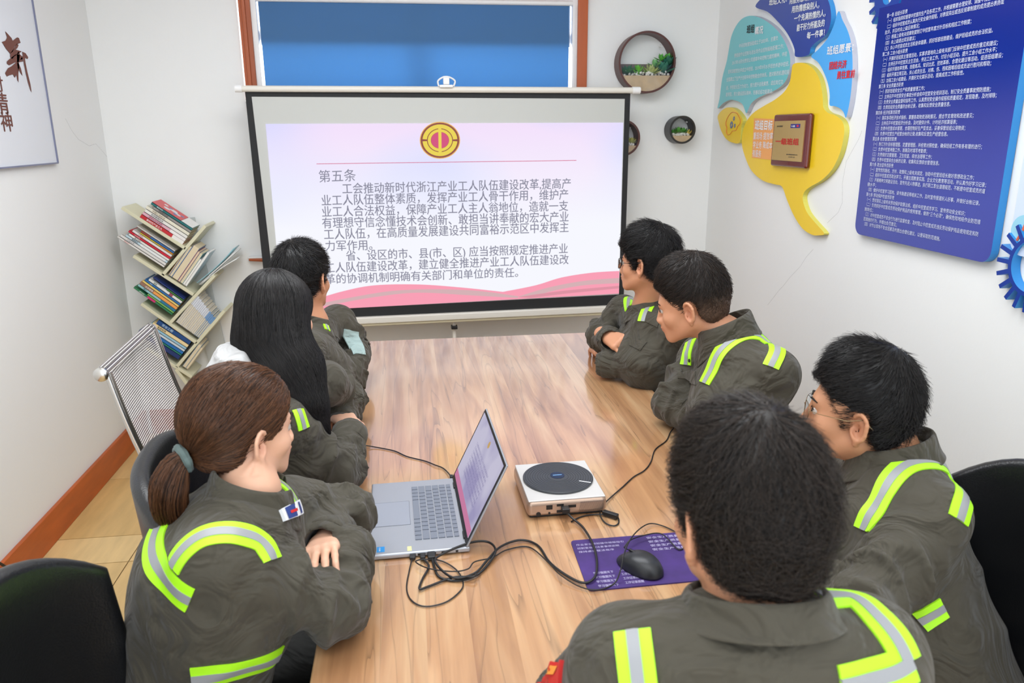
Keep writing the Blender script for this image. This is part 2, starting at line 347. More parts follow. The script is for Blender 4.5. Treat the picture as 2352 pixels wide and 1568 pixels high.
# hook handle over the middle of the tube
h = MB(); c0 = P(1024, 196, .02)
for pts in ([(1008, 198), (1006, 186), (1016, 178), (1024, 176)], [(1042, 198), (1045, 186), (1034, 178), (1024, 176)]):
    h.tube(catmull([P(*q, .02) for q in pts], 5), .0045, 8)
h.build('carrying_handle', M['white'], ps, smooth=True)
h = MB(); h.box(P(1025, 186, .03), (.032, .02, .035)); h.box(P(1025, 198, .025), (.07, .03, .014))
h.build('hook_block', M['white'], ps, bevel=.004)
# weighted bottom bar
B0, B1 = P(640, 744, .005), P(1432, 707, .005)
def bar(p0, p1, hh, d, y=0):
    p0 = np.array(p0); p1 = np.array(p1); z = np.array([0, 0, hh/2]); yv = np.array([0, d, 0])
    return [p0-z-yv/2, p1-z-yv/2, p1+z-yv/2, p0+z-yv/2], yv
b = MB(); q, yv = bar(B0, B1, .038, .045); b.prism(q, yv); b.build('bottom_bar', M['ivory'], ps, bevel=.006)
b = MB(); q, yv = bar(B0-np.array([0, 0, .026]), B1-np.array([0, 0, .026]), .014, .03); b.prism(q, yv); b.build('bottom_rail', mat('beige_rail', srgb(200, 190, 160), rough=.5), ps, bevel=.003)
pc = P(1043, 745, -.03); pxs, pys = pc[0], pc[1]
MB().tube([(pxs, pys, .20), (pxs, pys, 1.88)], .011, 12).build('stand_pole', M['ivory'], ps, smooth=True)
MB().box((pxs, pys-.01, pc[2]-.012), (.035, .05, .016)).build('pole_catch', M['black'], ps, bevel=.002)
for a in (90, 210, 330):
    a = math.radians(a); e = np.array([pxs+.42*math.cos(a), pys+(.22 if a < 2 else .42)*math.sin(a), .012])
    MB().tube([(pxs, pys, .34), e], .009, 8).build('leg', M['black'], ps, smooth=True)

# the projected picture (light on the screen)
S = [P(610, 284.5, .003), P(1431.5, 281.5, .003), P(1421.5, 674, .003), P(648, 716, .003)]
def slide_mat():
    m = bpy.data.materials.new('projected_slide'); m.use_nodes = True; nt = m.node_tree; nt.nodes.remove(nt.nodes['Principled BSDF']); N = nt.nodes.new; L = nt.links.new
    tc = N('ShaderNodeTexCoord'); mp = N('ShaderNodeMapping'); mp.inputs['Scale'].default_value = (.8, 1, 1.0); L(tc.outputs['Object'], mp.inputs[0])
    n = N('ShaderNodeTexNoise'); n.inputs['Scale'].default_value = 1.5; n.inputs['Detail'].default_value = 1.0; L(mp.outputs[0], n.inputs[0])
    r = N('ShaderNodeValToRGB'); e = r.color_ramp.elements; e[0].position = .36; e[0].color = srgb(205, 210, 255); e[1].position = .62; e[1].color = srgb(244, 226, 252)
    q = r.color_ramp.elements.new(.48); q.color = srgb(226, 222, 255); L(n.outputs[0], r.inputs[0])
    sp = N('ShaderNodeSeparateXYZ'); L(tc.outputs['Object'], sp.inputs[0])
    mr = N('ShaderNodeMapRange'); mr.inputs['From Min'].default_value = 1.72; mr.inputs['From Max'].default_value = 1.2; L(sp.outputs[2], mr.inputs[0])
    mx = N('ShaderNodeMix'); mx.data_type = 'RGBA'; L(mr.outputs[0], mx.inputs[0]); L(r.outputs[0], mx.inputs[6]); mx.inputs[7].default_value = srgb(247, 248, 255)
    em = N('ShaderNodeEmission'); em.inputs[1].default_value = 1.0; L(mx.outputs[2], em.inputs[0]); L(em.outputs[0], nt.nodes['Material Output'].inputs[0]); return m
slide = obj_from('projected_slide', S, [(3, 2, 1, 0)], slide_mat(), ps)
slide['label'] = 'bright projected slide with grey writing, gold emblem and pink ribbon'
def flat(name, polys, m, dy, parent=slide, fn=P):
    v = []; f = []
    for p in polys:
        n = len(v); v += [fn(*q, dy) for q in p]; f.append(tuple(range(n, n+len(p))))
    o = obj_from(name, v, f, m, parent)
    earclip(o); return o
def cv(pts, n=6): # smooth 2-D polyline
    return [tuple(p) for p in catmull(pts, n)]
pk = emis('slide_pink', srgb(250, 160, 182)); pd = emis('slide_pink_dark', srgb(222, 148, 164)); pg = emis('slide_pink_shade', srgb(214, 178, 182))
top1 = cv([(650, 705), (720, 688), (790, 668), (860, 655), (960, 653), (1060, 660), (1155, 670)]); bot1 = [(1421.5, 674), (648, 716)]
top2 = cv([(1155, 670), (1230, 655), (1290, 637), (1360, 626), (1422.5, 622)])
flat('ribbon', [top1+top2[1:]+bot1], pk, .005)
flat('ribbon_fold', [cv([(720, 700), (800, 684), (900, 668), (1000, 664), (1100, 668), (1190, 680)])+cv([(1190, 684), (1080, 678), (960, 672), (860, 682), (760, 700), (690, 713)])], pg, .0055)
flat('ribbon_fold', [cv([(1190, 681), (1260, 660), (1340, 645), (1422.3, 638)])+cv([(1422.3, 650), (1340, 655), (1270, 668), (1215, 684)])], pg, .006)
flat('ribbon_fold', [cv([(1190, 682), (1290, 668), (1421.8, 656)], 4)+[(1421.6, 662), (1300, 674), (1220, 684)]], pd, .0065)
flat('headline_rule', [[(727, 375.5), (1324, 367.5), (1324, 369), (727, 377)]], emis('slide_rule', srgb(215, 120, 150)), .006)
# emblem
def ell(cx, cy, rx, ry, a0=0, a1=360, n=40): return [(cx+rx*math.cos(math.radians(a0+(a1-a0)*k/n)), cy+ry*math.sin(math.radians(a0+(a1-a0)*k/n))) for k in range(n+1)]
def ringp(cx, cy, r0, r1, a0, a1, n=24): return ell(cx, cy, r1, r1*.91, a0, a1, n)+ell(cx, cy, r0, r0*.91, a1, a0, n)
gold = emis('slide_gold', srgb(236, 214, 92)); maroon = emis('slide_maroon', srgb(150, 90, 80)); rose = emis('slide_rose', srgb(214, 92, 132)); gold2 = emis('slide_gold_deep', srgb(240, 190, 110))
ex, ey = 1010.5, 322
em = flat('emblem', [ell(ex, ey, 46.5, 42.5)[:-1]], gold2, .005)
flat('emblem_band', [ell(ex, ey, 44.5, 40.5)[:-1]], maroon, .0056, em)
flat('emblem_ring', [ringp(ex, ey, 30, 40, 184, 356), ringp(ex, ey, 30, 40, 4, 176)], gold, .0062, em)
flat('emblem_ring', [ringp(ex, ey, 21, 28, -88, 88), ringp(ex, ey, 21, 28, 92, 268)], gold, .0064, em)
flat('emblem_field', [ell(ex, ey, 20.5, 18.7)[:-1]], rose, .0063, em)
flat('emblem_bar', [[(ex-4, ey-35), (ex+3, ey-35), (ex+4, ey+33), (ex-3, ey+33)]], gold, .0068, em)
W = Writing()
def sline(txt, x0, y0, x1, y1, hpx, bold=0.009):
    a, c = P(x0, y0, .007), P(x1, y1, .007); d = c-a; L = np.linalg.norm(d); d = d/L; up = np.array([0, 0, 1.0])
    px = np.linalg.norm(P(x0, y0)-P(x0, y0+10))/10; sz = hpx*px/.885
    W.line(txt, lambda u, v: a+d*u+up*v, 0, -.38*sz, sz, bold, width=L)
for r in (("第五条", 731, 405, 817, 402, 27, .004), ("工会推动新时代浙江产业工人队伍建设改革,提高产", 785, 433, 1311, 421, 24), ("业工人队伍整体素质，发挥产业工人骨干作用，维护产", 737, 460, 1305, 446, 24),
          ("业工人合法权益，保障产业工人主人翁地位，造就一支", 738, 486, 1305, 472, 24), ("有理想守信念懂技术会创新、敢担当讲奉献的宏大产业", 739, 512, 1306, 497, 24),
          ("工人队伍，在高质量发展建设共同富裕示范区中发挥主", 743, 538, 1306, 521, 24), ("力军作用。", 746, 564.5, 855, 562, 23), ("省、设区的市、县(市、区) 应当按照规定推进产业", 794, 587, 1304, 570, 23),
          ("工人队伍建设改革，建立健全推进产业工人队伍建设改", 745, 615, 1306, 595, 23), ("革的协调机制明确有关部门和单位的责任。", 746, 641, 1190, 625, 22)):
    sline(*r[:6], *( [r[6]] if len(r) > 6 else []))
W.build('slide_writing', emis('slide_text', srgb(140, 140, 158)), slide)

# ---------------------------------------------------------------- round wall planters
M['pot'] = mat('brown_planter', srgb(84, 46, 40), rough=.4); M['potb'] = mat('black_planter', srgb(32, 32, 34), rough=.4)
M['sand'] = mat('sand', srgb(206, 182, 148), rough=.95, bump=.3, bscale=300, var=.08, vscale=30)
M['pebble'] = mat('white_pebble', srgb(236, 234, 228), rough=.5)
def leafshape(mb, base, d, L, wdt, up, mi=0):
    d = np.array(d, float); d /= np.linalg.norm(d); s = np.cross(d, up); s /= (np.linalg.norm(s)+1e-9); n = np.cross(s, d)
    p = []
    for t, w_ in ((0, .45), (.45, 1), (.8, .6), (1, .02)):
        c = base+d*L*t+n*L*.10*t*t
        p += [c+s*wdt*w_/2, c+n*wdt*.18*w_, c-s*wdt*w_/2, c-n*wdt*.18*w_]
    f = []
    for i in range(3):
        for k in range(4): f.append((i*4+k, i*4+(k+1) % 4, (i+1)*4+(k+1) % 4, (i+1)*4+k))
    f += [(3, 2, 1, 0), (12, 13, 14, 15)]
    mb.add(p, f, mi)
def rosette(name, c, r, m, parent, n=16, up=(0, -.5, 1), thick=.32, rnd=0.1, tall=.9):
    mb = MB(); c = np.array(c, float)
    for k in range(n):
        a = k*2.4; q = (k+.5)/n; el = math.radians(82-70*q)
        d = np.array([math.cos(a)*math.cos(el), math.sin(a)*math.cos(el), math.sin(el)*tall])+rng.normal(0, rnd, 3)
        leafshape(mb, c, d, r*(.75+.3*q), r*thick, np.array([0, 0, 1.01]))
    return mb.build(name, m, parent, smooth=True)
def planter(label, cpx, cpy, R, m, plants, xs=None, dpt=.10):
    c = K(cpx, cpy, Y=YB-dpt); cx, cz = c[0], c[2]; y0, y1 = YB-dpt, YB-.002
    t = empty('wall_planter', (cx, YB, cz), label=label, cat='planter', group='round planters on the back wall')
    ri = R-.011
    MB().add(*ring_geo(cx, cz, R, ri, y0, y1)).build('rim', m, t, smooth=True)
    # filling: sand under a chord, backing board to mid height
    zs = cz-R*.42; zb_ = cz-R*.02
    def seg(zt, rr, y, yy, nm, mm):
        a = math.asin((zt-cz)/rr); pts = [(cx+rr*math.cos(th_), cz+rr*math.sin(th_)) for th_ in np.linspace(math.pi-a, 2*math.pi+a, 26)]
        mb = MB().prism([(x, y, z) for x, z in pts], (0, yy-y, 0)); o = mb.build(nm, mm, t); earclip(o); return o
    seg(zs, ri, y0+.006, y1-.01, 'sand', M['sand'])
    seg(zb_, ri, y1-.014, y1-.004, 'backing_board', mat('backing_board', srgb(116, 104, 100), rough=.6))
    seg(zb_-.01, ri, y0+.001, y0+.003, 'front_glass', M['glass'])
    pb = MB(); half = math.sqrt(ri**2-(zs-cz)**2)-.008
    for k in range(int(150*R/.16)):
        x = cx+rng.uniform(-half, half); y = rng.uniform(y0+.01, y1-.02); z = zs+rng.uniform(0, .018*R/.16+.004); s = rng.uniform(.6, 1.2)*.0075
        pb.lathe([(s*.5, -s*.6), (s, 0), (s*.55, s*.6)], (x, y, z), axis=rng.normal(0, 1, 3), n=6)
    tag(pb.build('pebbles', M['pebble'], t, smooth=True), kind='stuff')
    for (dx, dz, r, col, n, thick, tall) in plants:
        g = mat('succulent_leaf', srgb(*col), rough=.5, var=.18, vscale=40)
        rosette('succulent', (cx+dx*R, (y0+y1)/2-.015, zs+.006+dz*R), r*R, g, t, n, thick=thick, tall=tall)
    MB().lathe([(.006, 0), (.006, .012), (.003, .02)], (cx+R*.55, YB-.03, cz+R*.55), axis=(0, -1, 0), n=10).build('hanging_clip', M['white'], t, smooth=True)
def ring_geo(cx, cz, R, ri, y0, y1, n=56):
    V = []; Fc = []
    for k in range(n):
        a = 2*math.pi*k/n; c_, s_ = math.cos(a), math.sin(a)
        V += [(cx+R*c_, y0, cz+R*s_), (cx+ri*c_, y0, cz+ri*s_), (cx+ri*c_, y1, cz+ri*s_), (cx+R*c_, y1, cz+R*s_)]
    for k in range(n):
        a = 4*k; b_ = 4*((k+1) % n)
        for j in range(4): Fc.append((a+j, a+(j+1) % 4, b_+(j+1) % 4, b_+j))
    return V, Fc
planter('large round brown wall planter of succulents right above the screen corner', 1487, 143, .163, M['pot'],
        [(-.62, 0, .42, (62, 116, 84), 16, .4, .7), (-.26, 0, .42, (112, 196, 62), 16, .22, 1.1), (.2, 0, .46, (186, 200, 128), 20, .3, .75), (.62, .05, .5, (56, 124, 104), 20, .42, 1.0), (.78, .3, .42, (48, 112, 92), 18, .42, 1.2), (.55, .45, .30, (96, 182, 74), 12, .4, 1.2), (.8, .5, .26, (96, 186, 78), 10, .4, 1.2), (.35, .25, .32, (124, 182, 120), 12, .5, 1.1)])
planter('small round black wall planter with green and yellow succulents', 1568, 298, .077, M['potb'],
        [(-.6, 0, .5, (62, 128, 52), 14, .5, 1.0), (-.15, .15, .55, (86, 152, 62), 14, .5, .9), (.25, .12, .5, (72, 140, 56), 14, .5, 1.0), (.6, 0, .5, (226, 200, 96), 12, .35, 1.0), (-.75, -.05, .4, (206, 180, 70), 8, .3, 1.1)])
planter('round brown wall planter half hidden behind the right edge of the screen', 1431, 317, .100, M['pot'],
        [(.2, 0, .6, (178, 186, 104), 18, .34, 1.1), (.62, .05, .45, (190, 192, 112), 14, .32, 1.0)])
# small white and brown peg on the wall left of the screen
pg_ = empty('wall_hook', tuple(K(590, 597, Y=YB)), label='small wooden knob with a white plate on the wall beside the bookshelf', cat='hook')
c = K(585, 597, Y=YB-.03)
MB().tube([(c[0]-.03, YB-.03, c[2]+.004), (c[0]+.09, YB-.03, c[2]-.002)], [.009, .013], 10).build('wooden_peg', M['wood_red'], pg_, smooth=True)
MB().box((c[0]+.02, YB-.02, c[2]+.014), (.11, .036, .012)).build('white_bracket', M['white'], pg_, bevel=.005)
# thin plaster cracks and chips
M['crack'] = mat('plaster_crack', srgb(140, 140, 140), rough=1)
def crack(name, pts, fn, r=.0004):
    tag(MB().tube([fn(*q) for q in pts], r, 4).build(name, M['crack']), label=None, kind='structure')
cr = [(1945, 300), (1925, 345), (1900, 400), (1868, 470), (1868, 572), (1840, 610), (1812, 640), (1790, 668), (1765, 690), (1758, 708)]
crack('wall_crack_1', [(1868, 572), (1852, 590), (1838, 612), (1815, 636), (1800, 655), (1788, 668), (1776, 684), (1763, 700)], lambda x, y: K(x, y, X=XR))
crack('wall_crack_2', [(1980, 300), (1972, 320), (1944, 370), (1935, 420), (1935, 465), (1925, 488), (1900, 512)], lambda x, y: K(x, y, X=XR))
crack('wall_crack_3', [(150, 272), (165, 300), (180, 320), (205, 335), (220, 330), (236, 348), (246, 360)], lambda x, y: K(x, y, X=XL))

# ---------------------------------------------------------------- poster on the left wall
def PL(px, py, d=0.0): return K(px, py, X=XL+d)
lp = empty('calligraphy_board', tuple(PL(60, 380)), label='large white calligraphy board with brown brush characters on the left wall', cat='poster')
c_br = PL(131, 374, .012); yb, zb_ = c_br[1], c_br[2]; y_l = 2.1; zt_ = 2.6
MB().box((XL+.0075, (y_l+yb)/2, (zt_+zb_)/2), (.012, yb-y_l, zt_-zb_)).build('board', mat('board_white', srgb(226, 229, 235), rough=.5), lp)
b = MB(); e_ = mat('board_edge', srgb(120, 124, 150), rough=.4)
b.box((XL+.0105, yb, (zt_+zb_)/2), (.018, .006, zt_-zb_)); b.box((XL+.0105, (y_l+yb)/2, zb_), (.018, yb-y_l, .006)); b.box((XL+.0105, (y_l+yb)/2, zt_), (.018, yb-y_l, .006)); b.box((XL+.0105, y_l, (zt_+zb_)/2), (.018, .006, zt_-zb_))
b.build('edge_strip', e_, lp)
ink = mat('brown_ink', srgb(112, 62, 50), rough=.6)
Z = 2.8
strokes = [ # brush shapes traced on the board, in zoomed pixels
 [(33, 200), (48, 215), (75, 245), (82, 262), (110, 240), (122, 244), (133, 275), (110, 285), (92, 300), (84, 330), (66, 345), (40, 315), (22, 285), (12, 270), (35, 262), (46, 240)],
 [(66, 345), (96, 300), (110, 280), (120, 290), (112, 310), (100, 318), (140, 330), (120, 345), (92, 362), (78, 380), (66, 366)],
 [(44, 395), (70, 372), (100, 350), (130, 350), (142, 362), (150, 395), (120, 400), (95, 402), (60, 420), (45, 410)],
 [(33, 470), (50, 440), (75, 425), (105, 400), (120, 405), (135, 440), (146, 488), (132, 470), (118, 440), (120, 530), (112, 515), (105, 480), (96, 500), (84, 478), (60, 484), (45, 492)],
 [(110, 405), (108, 350), (118, 330), (128, 345), (122, 400), (124, 440), (118, 470)],
 [(143, 332), (165, 342), (182, 368), (178, 380), (160, 372), (164, 400), (176, 460), (186, 500), (196, 540), (204, 594), (196, 580), (180, 530), (166, 470), (156, 420), (150, 380), (128, 384), (146, 360)],
]
flat('brush_character', [[(x/Z, y/Z) for x, y in s_] for s_ in strokes], ink, .0152, lp, PL)
W2 = Writing()
def lm(u, v): return np.array([XL+.0152, u, v])
for ch, px0, py0, px1, py1 in (("精", -14, 262, 14, 218), ("神", 4, 304, 24, 262), ("时", -22, 212, 4, 180)):
    a, c = PL(px0, py0, .0135), PL(px1, py1, .0135)
    W2.line(ch, lm, a[1], a[2]+.01, (c[2]-a[2])*1.15, .012, width=(c[1]-a[1]))
W2.build('brush_writing', ink, lp)

# ---------------------------------------------------------------- panels on the right wall
def PR(px, py, d=0.0): return K(px, py, X=XR-d)
def panel(name, label, pts, m, edge, parent=None, th=.022, smooth=True, base=0.001):
    q = [PR(x, y, base) for x, y in pts]
    if smooth: q = catmull(q, 4, True)
    q = [np.array(p_) for p_ in q]
    mb = MB().prism(q, (-th, 0, 0)); o = mb.build(name, m, parent)
    bm = bmesh.new(); bm.from_mesh(o.data); bmesh.ops.triangulate(bm, faces=[f for f in bm.faces if len(f.verts) > 4])
    bmesh.ops.recalc_face_normals(bm, faces=bm.faces)
    if edge:
        o.data.materials.append(edge)
        for f in bm.faces: f.material_index = 0 if abs(f.normal.x) > .7 else 1
    bm.to_mesh(o.data); bm.free()
    if label: tag(o, label, 'wall panel', 'cut-out panels on the right wall')
    return o
z28 = lambda L: [(1640+x/2.8, y/2.8) for x, y in L]
teal = [(47, 697), (60, 630), (78, 500), (105, 400), (118, 330), (135, 240), (165, 170), (205, 122), (255, 102), (310, 110), (370, 140), (430, 190), (480, 260), (515, 350), (518, 430), (500, 500), (470, 545), (420, 580), (350, 610), (300, 635), (262, 670), (235, 728), (222, 700), (205, 666), (170, 648), (130, 642), (85, 662)]
navy = [(293, 42), (370, 75), (430, 130), (490, 200), (530, 270), (548, 320), (555, 365), (635, 355), (655, 305), (690, 270), (740, 235), (770, 190), (785, 120), (780, 50), (765, 0), (740, -50), (640, -90), (480, -80), (360, -30)]
skyb = [(833, 72), (860, 130), (890, 190), (912, 260), (922, 340), (925, 440), (918, 560), (905, 660), (882, 755), (866, 722), (840, 695), (805, 682), (775, 675), (776, 610), (765, 540), (735, 460), (700, 400), (655, 362), (700, 320), (760, 250), (800, 170)]
yel = [(540, 412), (600, 404), (650, 425), (690, 470), (715, 530), (730, 620), (735, 690), (765, 725), (810, 740), (850, 770), (870, 820), (865, 890), (840, 990), (790, 1090), (720, 1160), (650, 1200), (612, 1232), (600, 1280), (625, 1360), (680, 1430), (740, 1500), (700, 1512), (660, 1508), (600, 1470), (545, 1390), (500, 1290), (465, 1200), (420, 1185), (340, 1160), (270, 1100), (230, 1020), (205, 930), (210, 850), (235, 780), (280, 725), (350, 680), (420, 640), (480, 590), (515, 530), (528, 460)]
yel2 = [(48, 745), (80, 705), (120, 690), (165, 705), (210, 765), (200, 820), (190, 915), (140, 915), (100, 890), (70, 840), (55, 790)]
gl = dict(rough=.28)
edge_w = mat('panel_edge_grey', srgb(190, 192, 205), rough=.5); edge_y = mat('panel_edge_yellow', srgb(214, 206, 96), rough=.5); edge_b = mat('panel_edge_blue', srgb(44, 140, 210), rough=.4)
p1 = panel('teal_panel', 'teal rounded wall panel with small white writing', z28(teal), mat('teal_face', srgb(112, 198, 206), **gl), edge_w)
p2 = panel('navy_panel', 'navy blue leaf-shaped wall panel with white lines at the top', z28(navy), mat('navy_face', srgb(30, 62, 156), **gl), edge_b)
p3 = panel('sky_blue_panel', 'sky blue curved wall panel with red and white writing', z28(skyb), mat('sky_face', srgb(74, 172, 244), **gl), edge_w)
p4 = panel('yellow_panel', 'large yellow wall panel with a curved tail behind the plaque', z28(yel), mat('yellow_face', srgb(246, 208, 40), **gl), edge_y)
p5 = panel('small_yellow_panel', 'small yellow wall panel with gears inside a red cloud outline', z28(yel2), mat('yellow_face', srgb(240, 204, 52), **gl), edge_y)
wt = mat('white_print', srgb(238, 242, 246), rough=.5); rd = mat('red_print', srgb(214, 44, 60), rough=.5); bk = mat('black_print', srgb(30, 44, 50), rough=.5)
def rline(Wr, txt, x0, y0, x1, y1, hpx, d=.0242, bold=.012):
    """a line of writing from left end (x0,y0) to right end (x1,y1), measured on the wall"""
    a, c = PR(x0, y0, d), PR(x1, y1, d); dd = c-a; L = np.linalg.norm(dd); dd /= L
    px = np.linalg.norm(PR(x0, y0, d)-PR(x0, y0+10, d))/10; sz = hpx*px/.92
    Wr.line(txt, lambda u, v: a+dd*u+np.array([0, 0, 1.0])*v, 0, -.38*sz, sz, bold, width=L)
z = lambda x, y: (1640+x/2.8, y/2.8)
w_ = Writing(); rline(w_, "概况", *z(263, 198), *z(316, 190), 17, bold=.03)
for t_, a_, b_, h_ in (("中央控制室班组成立于2003年，主要负", (160, 296), (412, 243), 9), ("责船舶作业控制与进出场作业控制船舶配载工作；", (130, 358), (450, 295), 9), ("2017年10月份贯彻公司提高中央控制力度的精神，中控", (116, 405), (470, 345), 9),
                       ("室和调度室合并成立中控班，2019年9月水手班合并进中控班。", (90, 462), (484, 408), 9), ("全面建立了生产计划和中央控制融合的体系。面对新的机遇和挑", (80, 512), (484, 462), 9), ("战，中控班化压力为动力，努力提升自我素质，适应岗位功", (78, 565), (444, 525), 9), ("能转变，努力建设团队精神，完善班组功能建设。", (76, 608), (380, 585), 9)):
    rline(w_, t_, *z(*a_), *z(*b_), h_)
w_.build('white_writing', wt, p1)
w_ = Writing(); rline(w_, "班组", *z(210, 190), *z(260, 182), 18, bold=.02); w_.build('black_writing', bk, p1)
w_ = Writing()
for t_, a_, b_, h_ in (("班组文化：", (355, 12), (470, -12), 17), ("用服务感动别人，", (485, 8), (660, -30), 14), ("用热情感染别人，", (500, 62), (678, 28), 15), ("一个充满热情的人，", (515, 120), (718, 82), 15), ("能干好力所能及的", (532, 180), (712, 145), 15), ("每一件事！", (597, 230), (712, 208), 15)):
    rline(w_, t_, *z(*a_), *z(*b_), h_, bold=.018)
w_.build('white_writing', wt, p2)
w_ = Writing(); rline(w_, "班组愿景：", *z(727, 328), *z(898, 300), 19, bold=.02); w_.build('white_writing', wt, p3)
w_ = Writing(); rline(w_, "团结共济", *z(740, 424), *z(852, 410), 17, bold=.03); rline(w_, "勇往直前", *z(790, 484), *z(906, 472), 17, bold=.03); w_.build('red_writing', rd, p3)
# orange note and plaque on the yellow panel
op = [z(258, 760), z(392, 765), z(374, 1028), z(244, 1014)]
ob = panel('orange_field', None, op, mat('orange_print', srgb(246, 172, 98), rough=.4), None, p4, th=.001, smooth=False, base=.0236)
w_ = Writing(); rline(w_, "班组目标", *z(264, 803), *z(376, 806), 21, d=.0256, bold=.02)
for t_, a_, b_ in (("重现场 提效率", (253, 873), (378, 876)), ("学业务 降成本", (250, 930), (374, 935)), ("有服务", (247, 984), (303, 990))): rline(w_, t_, *z(*a_), *z(*b_), 16, d=.0256)
w_.build('white_writing', wt, p4)
# gears and cloud outline on the small panel
g_ = MB(); blu = mat('blue_print', srgb(80, 110, 170), rough=.5)
def gear_flat(mb, cx, cy, r, nt=9, d=.0245):
    o_ = PR(*z(cx, cy), d); s_ = np.linalg.norm(PR(*z(cx, cy), d)-PR(*z(cx, cy+10), d))/10
    for k in range(nt):
        a = 2*math.pi*k/nt; mb.box(o_+np.array([0, math.cos(a)*r*s_, math.sin(a)*r*s_]), (.0008, s_*r*.34, s_*r*.34), np.array(Matrix.Rotation(a, 3, 'X')))
    mb.tube([o_+np.array([0, math.cos(2*math.pi*k/20)*r*.72*s_, math.sin(2*math.pi*k/20)*r*.72*s_]) for k in range(20)], s_*r*.16, 4, closed=True)
gear_flat(g_, 112, 803, 20); gear_flat(g_, 128, 762, 12, 8); gear_flat(g_, 133, 808, 11, 8)
g_.build('printed_gears', blu, p5)
cl = [(100, 735), (118, 722), (145, 728), (158, 748), (168, 770), (166, 795), (152, 812), (140, 838), (118, 842), (104, 862), (86, 866), (80, 846), (82, 820), (76, 800), (80, 772), (88, 755)]
MB().tube(catmull([PR(*z(*q), .0245) for q in cl], 4, True), .0012, 4, closed=True).build('cloud_outline', rd, p5)
# plaque
pq = empty('award_plaque', tuple(PR(1815, 325, .027)), label='brown wooden award plaque with a gold plate on the yellow panel', cat='plaque')
pc_ = [z(388, 732), z(620, 732), z(590, 1088), z(366, 1062)]
fr_ = [PR(*q, .045) for q in pc_]
y0_, y1_ = fr_[1][1]-.0, fr_[0][1]; zz1 = (fr_[0][2]+fr_[1][2])/2; zz0 = (fr_[2][2]+fr_[3][2])/2
y0_ = (fr_[1][1]+fr_[2][1])/2; y1_ = (fr_[0][1]+fr_[3][1])/2
MB().box((XR-.037, (y0_+y1_)/2, (zz0+zz1)/2), (.024, y1_-y0_, zz1-zz0)).build('wooden_back', mat('plaque_wood', srgb(104, 34, 30), rough=.25, coat=.4), pq, bevel=.01, seg=2)
gy0, gy1, gz0, gz1 = y0_+.032, y1_-.02, zz0+.028, zz1-.03
gp = MB().box((XR-.0505, (gy0+gy1)/2, (gz0+gz1)/2), (.003, gy1-gy0, gz1-gz0)).build('gold_plate', mat('gold_plate', srgb(214, 182, 118), rough=.32, metal=.6), pq)
def pm(u, v): return np.array([XR-.0525, gy1-u*(gy1-gy0), gz0+v*(gz1-gz0)])
H_ = gz1-gz0; Wd = gy1-gy0
def pl(Wr, t_, u, v, wd, hh, bold=.01):
    Wr.line(t_, lambda a, b: np.array([XR-.0525, gy1-u*Wd-a, gz0+v*H_+b]), 0, 0, hh*H_, bold, width=wd*Wd)
w_ = Writing(); pl(w_, "一级班组", .09, .42, .78, .17, .035); w_.build('red_writing', mat('plaque_red', srgb(196, 40, 28), rough=.5), gp)
w_ = Writing(); pl(w_, "温州港集团", .1, .85, .2, .045); pl(w_, "温州港集团有限公司", .5, .15, .36, .035); pl(w_, "2018年1月", .58, .09, .2, .035); w_.build('black_writing', bk, gp)
MB().box(pm(.72, .87), (.001, Wd*.3, H_*.1)).build('blue_badge', mat('badge_blue', srgb(44, 44, 130), rough=.4), gp)
w_ = Writing(); pl(w_, "V港", .6, .845, .12, .05, .02); w_.v = [(x-.001, y, z_) for x, y, z_ in w_.v]; w_.build('badge_writing', wt, gp)
MB().box(pm(.80, .87)+np.array([-.001, 0, 0]), (.001, Wd*.06, H_*.05)).build('badge_spot', rd, gp)

# the tall blue duty board
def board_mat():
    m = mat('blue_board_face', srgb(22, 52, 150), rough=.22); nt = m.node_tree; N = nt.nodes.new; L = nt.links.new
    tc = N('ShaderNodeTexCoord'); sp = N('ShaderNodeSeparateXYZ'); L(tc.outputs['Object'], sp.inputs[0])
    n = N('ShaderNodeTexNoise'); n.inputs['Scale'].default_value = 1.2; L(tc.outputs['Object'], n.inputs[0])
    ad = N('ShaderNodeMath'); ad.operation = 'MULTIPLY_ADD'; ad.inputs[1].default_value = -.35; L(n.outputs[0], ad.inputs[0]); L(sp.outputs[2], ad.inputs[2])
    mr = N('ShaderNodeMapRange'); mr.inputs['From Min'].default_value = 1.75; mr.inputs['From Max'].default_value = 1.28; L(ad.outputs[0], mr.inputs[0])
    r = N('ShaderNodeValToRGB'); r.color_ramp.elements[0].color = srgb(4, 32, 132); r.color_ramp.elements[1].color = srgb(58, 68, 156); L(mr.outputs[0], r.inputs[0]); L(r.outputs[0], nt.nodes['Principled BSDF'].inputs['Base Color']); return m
BD = .028
bl_, br_ = PR(1963, 535, BD), PR(2272, 607, BD)
tl = PR(2018, 30, BD)
by1 = (bl_[1]+tl[1])/2+.0; by0 = br_[1]; bz = (bl_[2]+br_[2])/2; bt = PR(2018, 18, BD)[2]+.03
g1 = PR(2036, -10, .03)[1:]; bt = min(bt, PR(2036, 12, .03)[2]-.004)
rc = .04; pts = []
for cy_, cz_, a0 in ((by0+rc, bz+rc, 180), (by1-rc, bz+rc, 270)):
    for k in range(7): a = math.radians(a0+15*k); pts.append((XR-BD, cy_+rc*math.cos(a), cz_+rc*math.sin(a)))
pts += [(XR-BD, by1, bt), (XR-BD, g1[0]-.09, bt), (XR-BD, g1[0]-.11, bt+.3), (XR-BD, by0, bt+.3)]
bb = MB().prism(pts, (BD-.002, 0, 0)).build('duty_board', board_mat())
bm = bmesh.new(); bm.from_mesh(bb.data); bmesh.ops.recalc_face_normals(bm, faces=bm.faces); bb.data.materials.append(edge_b)
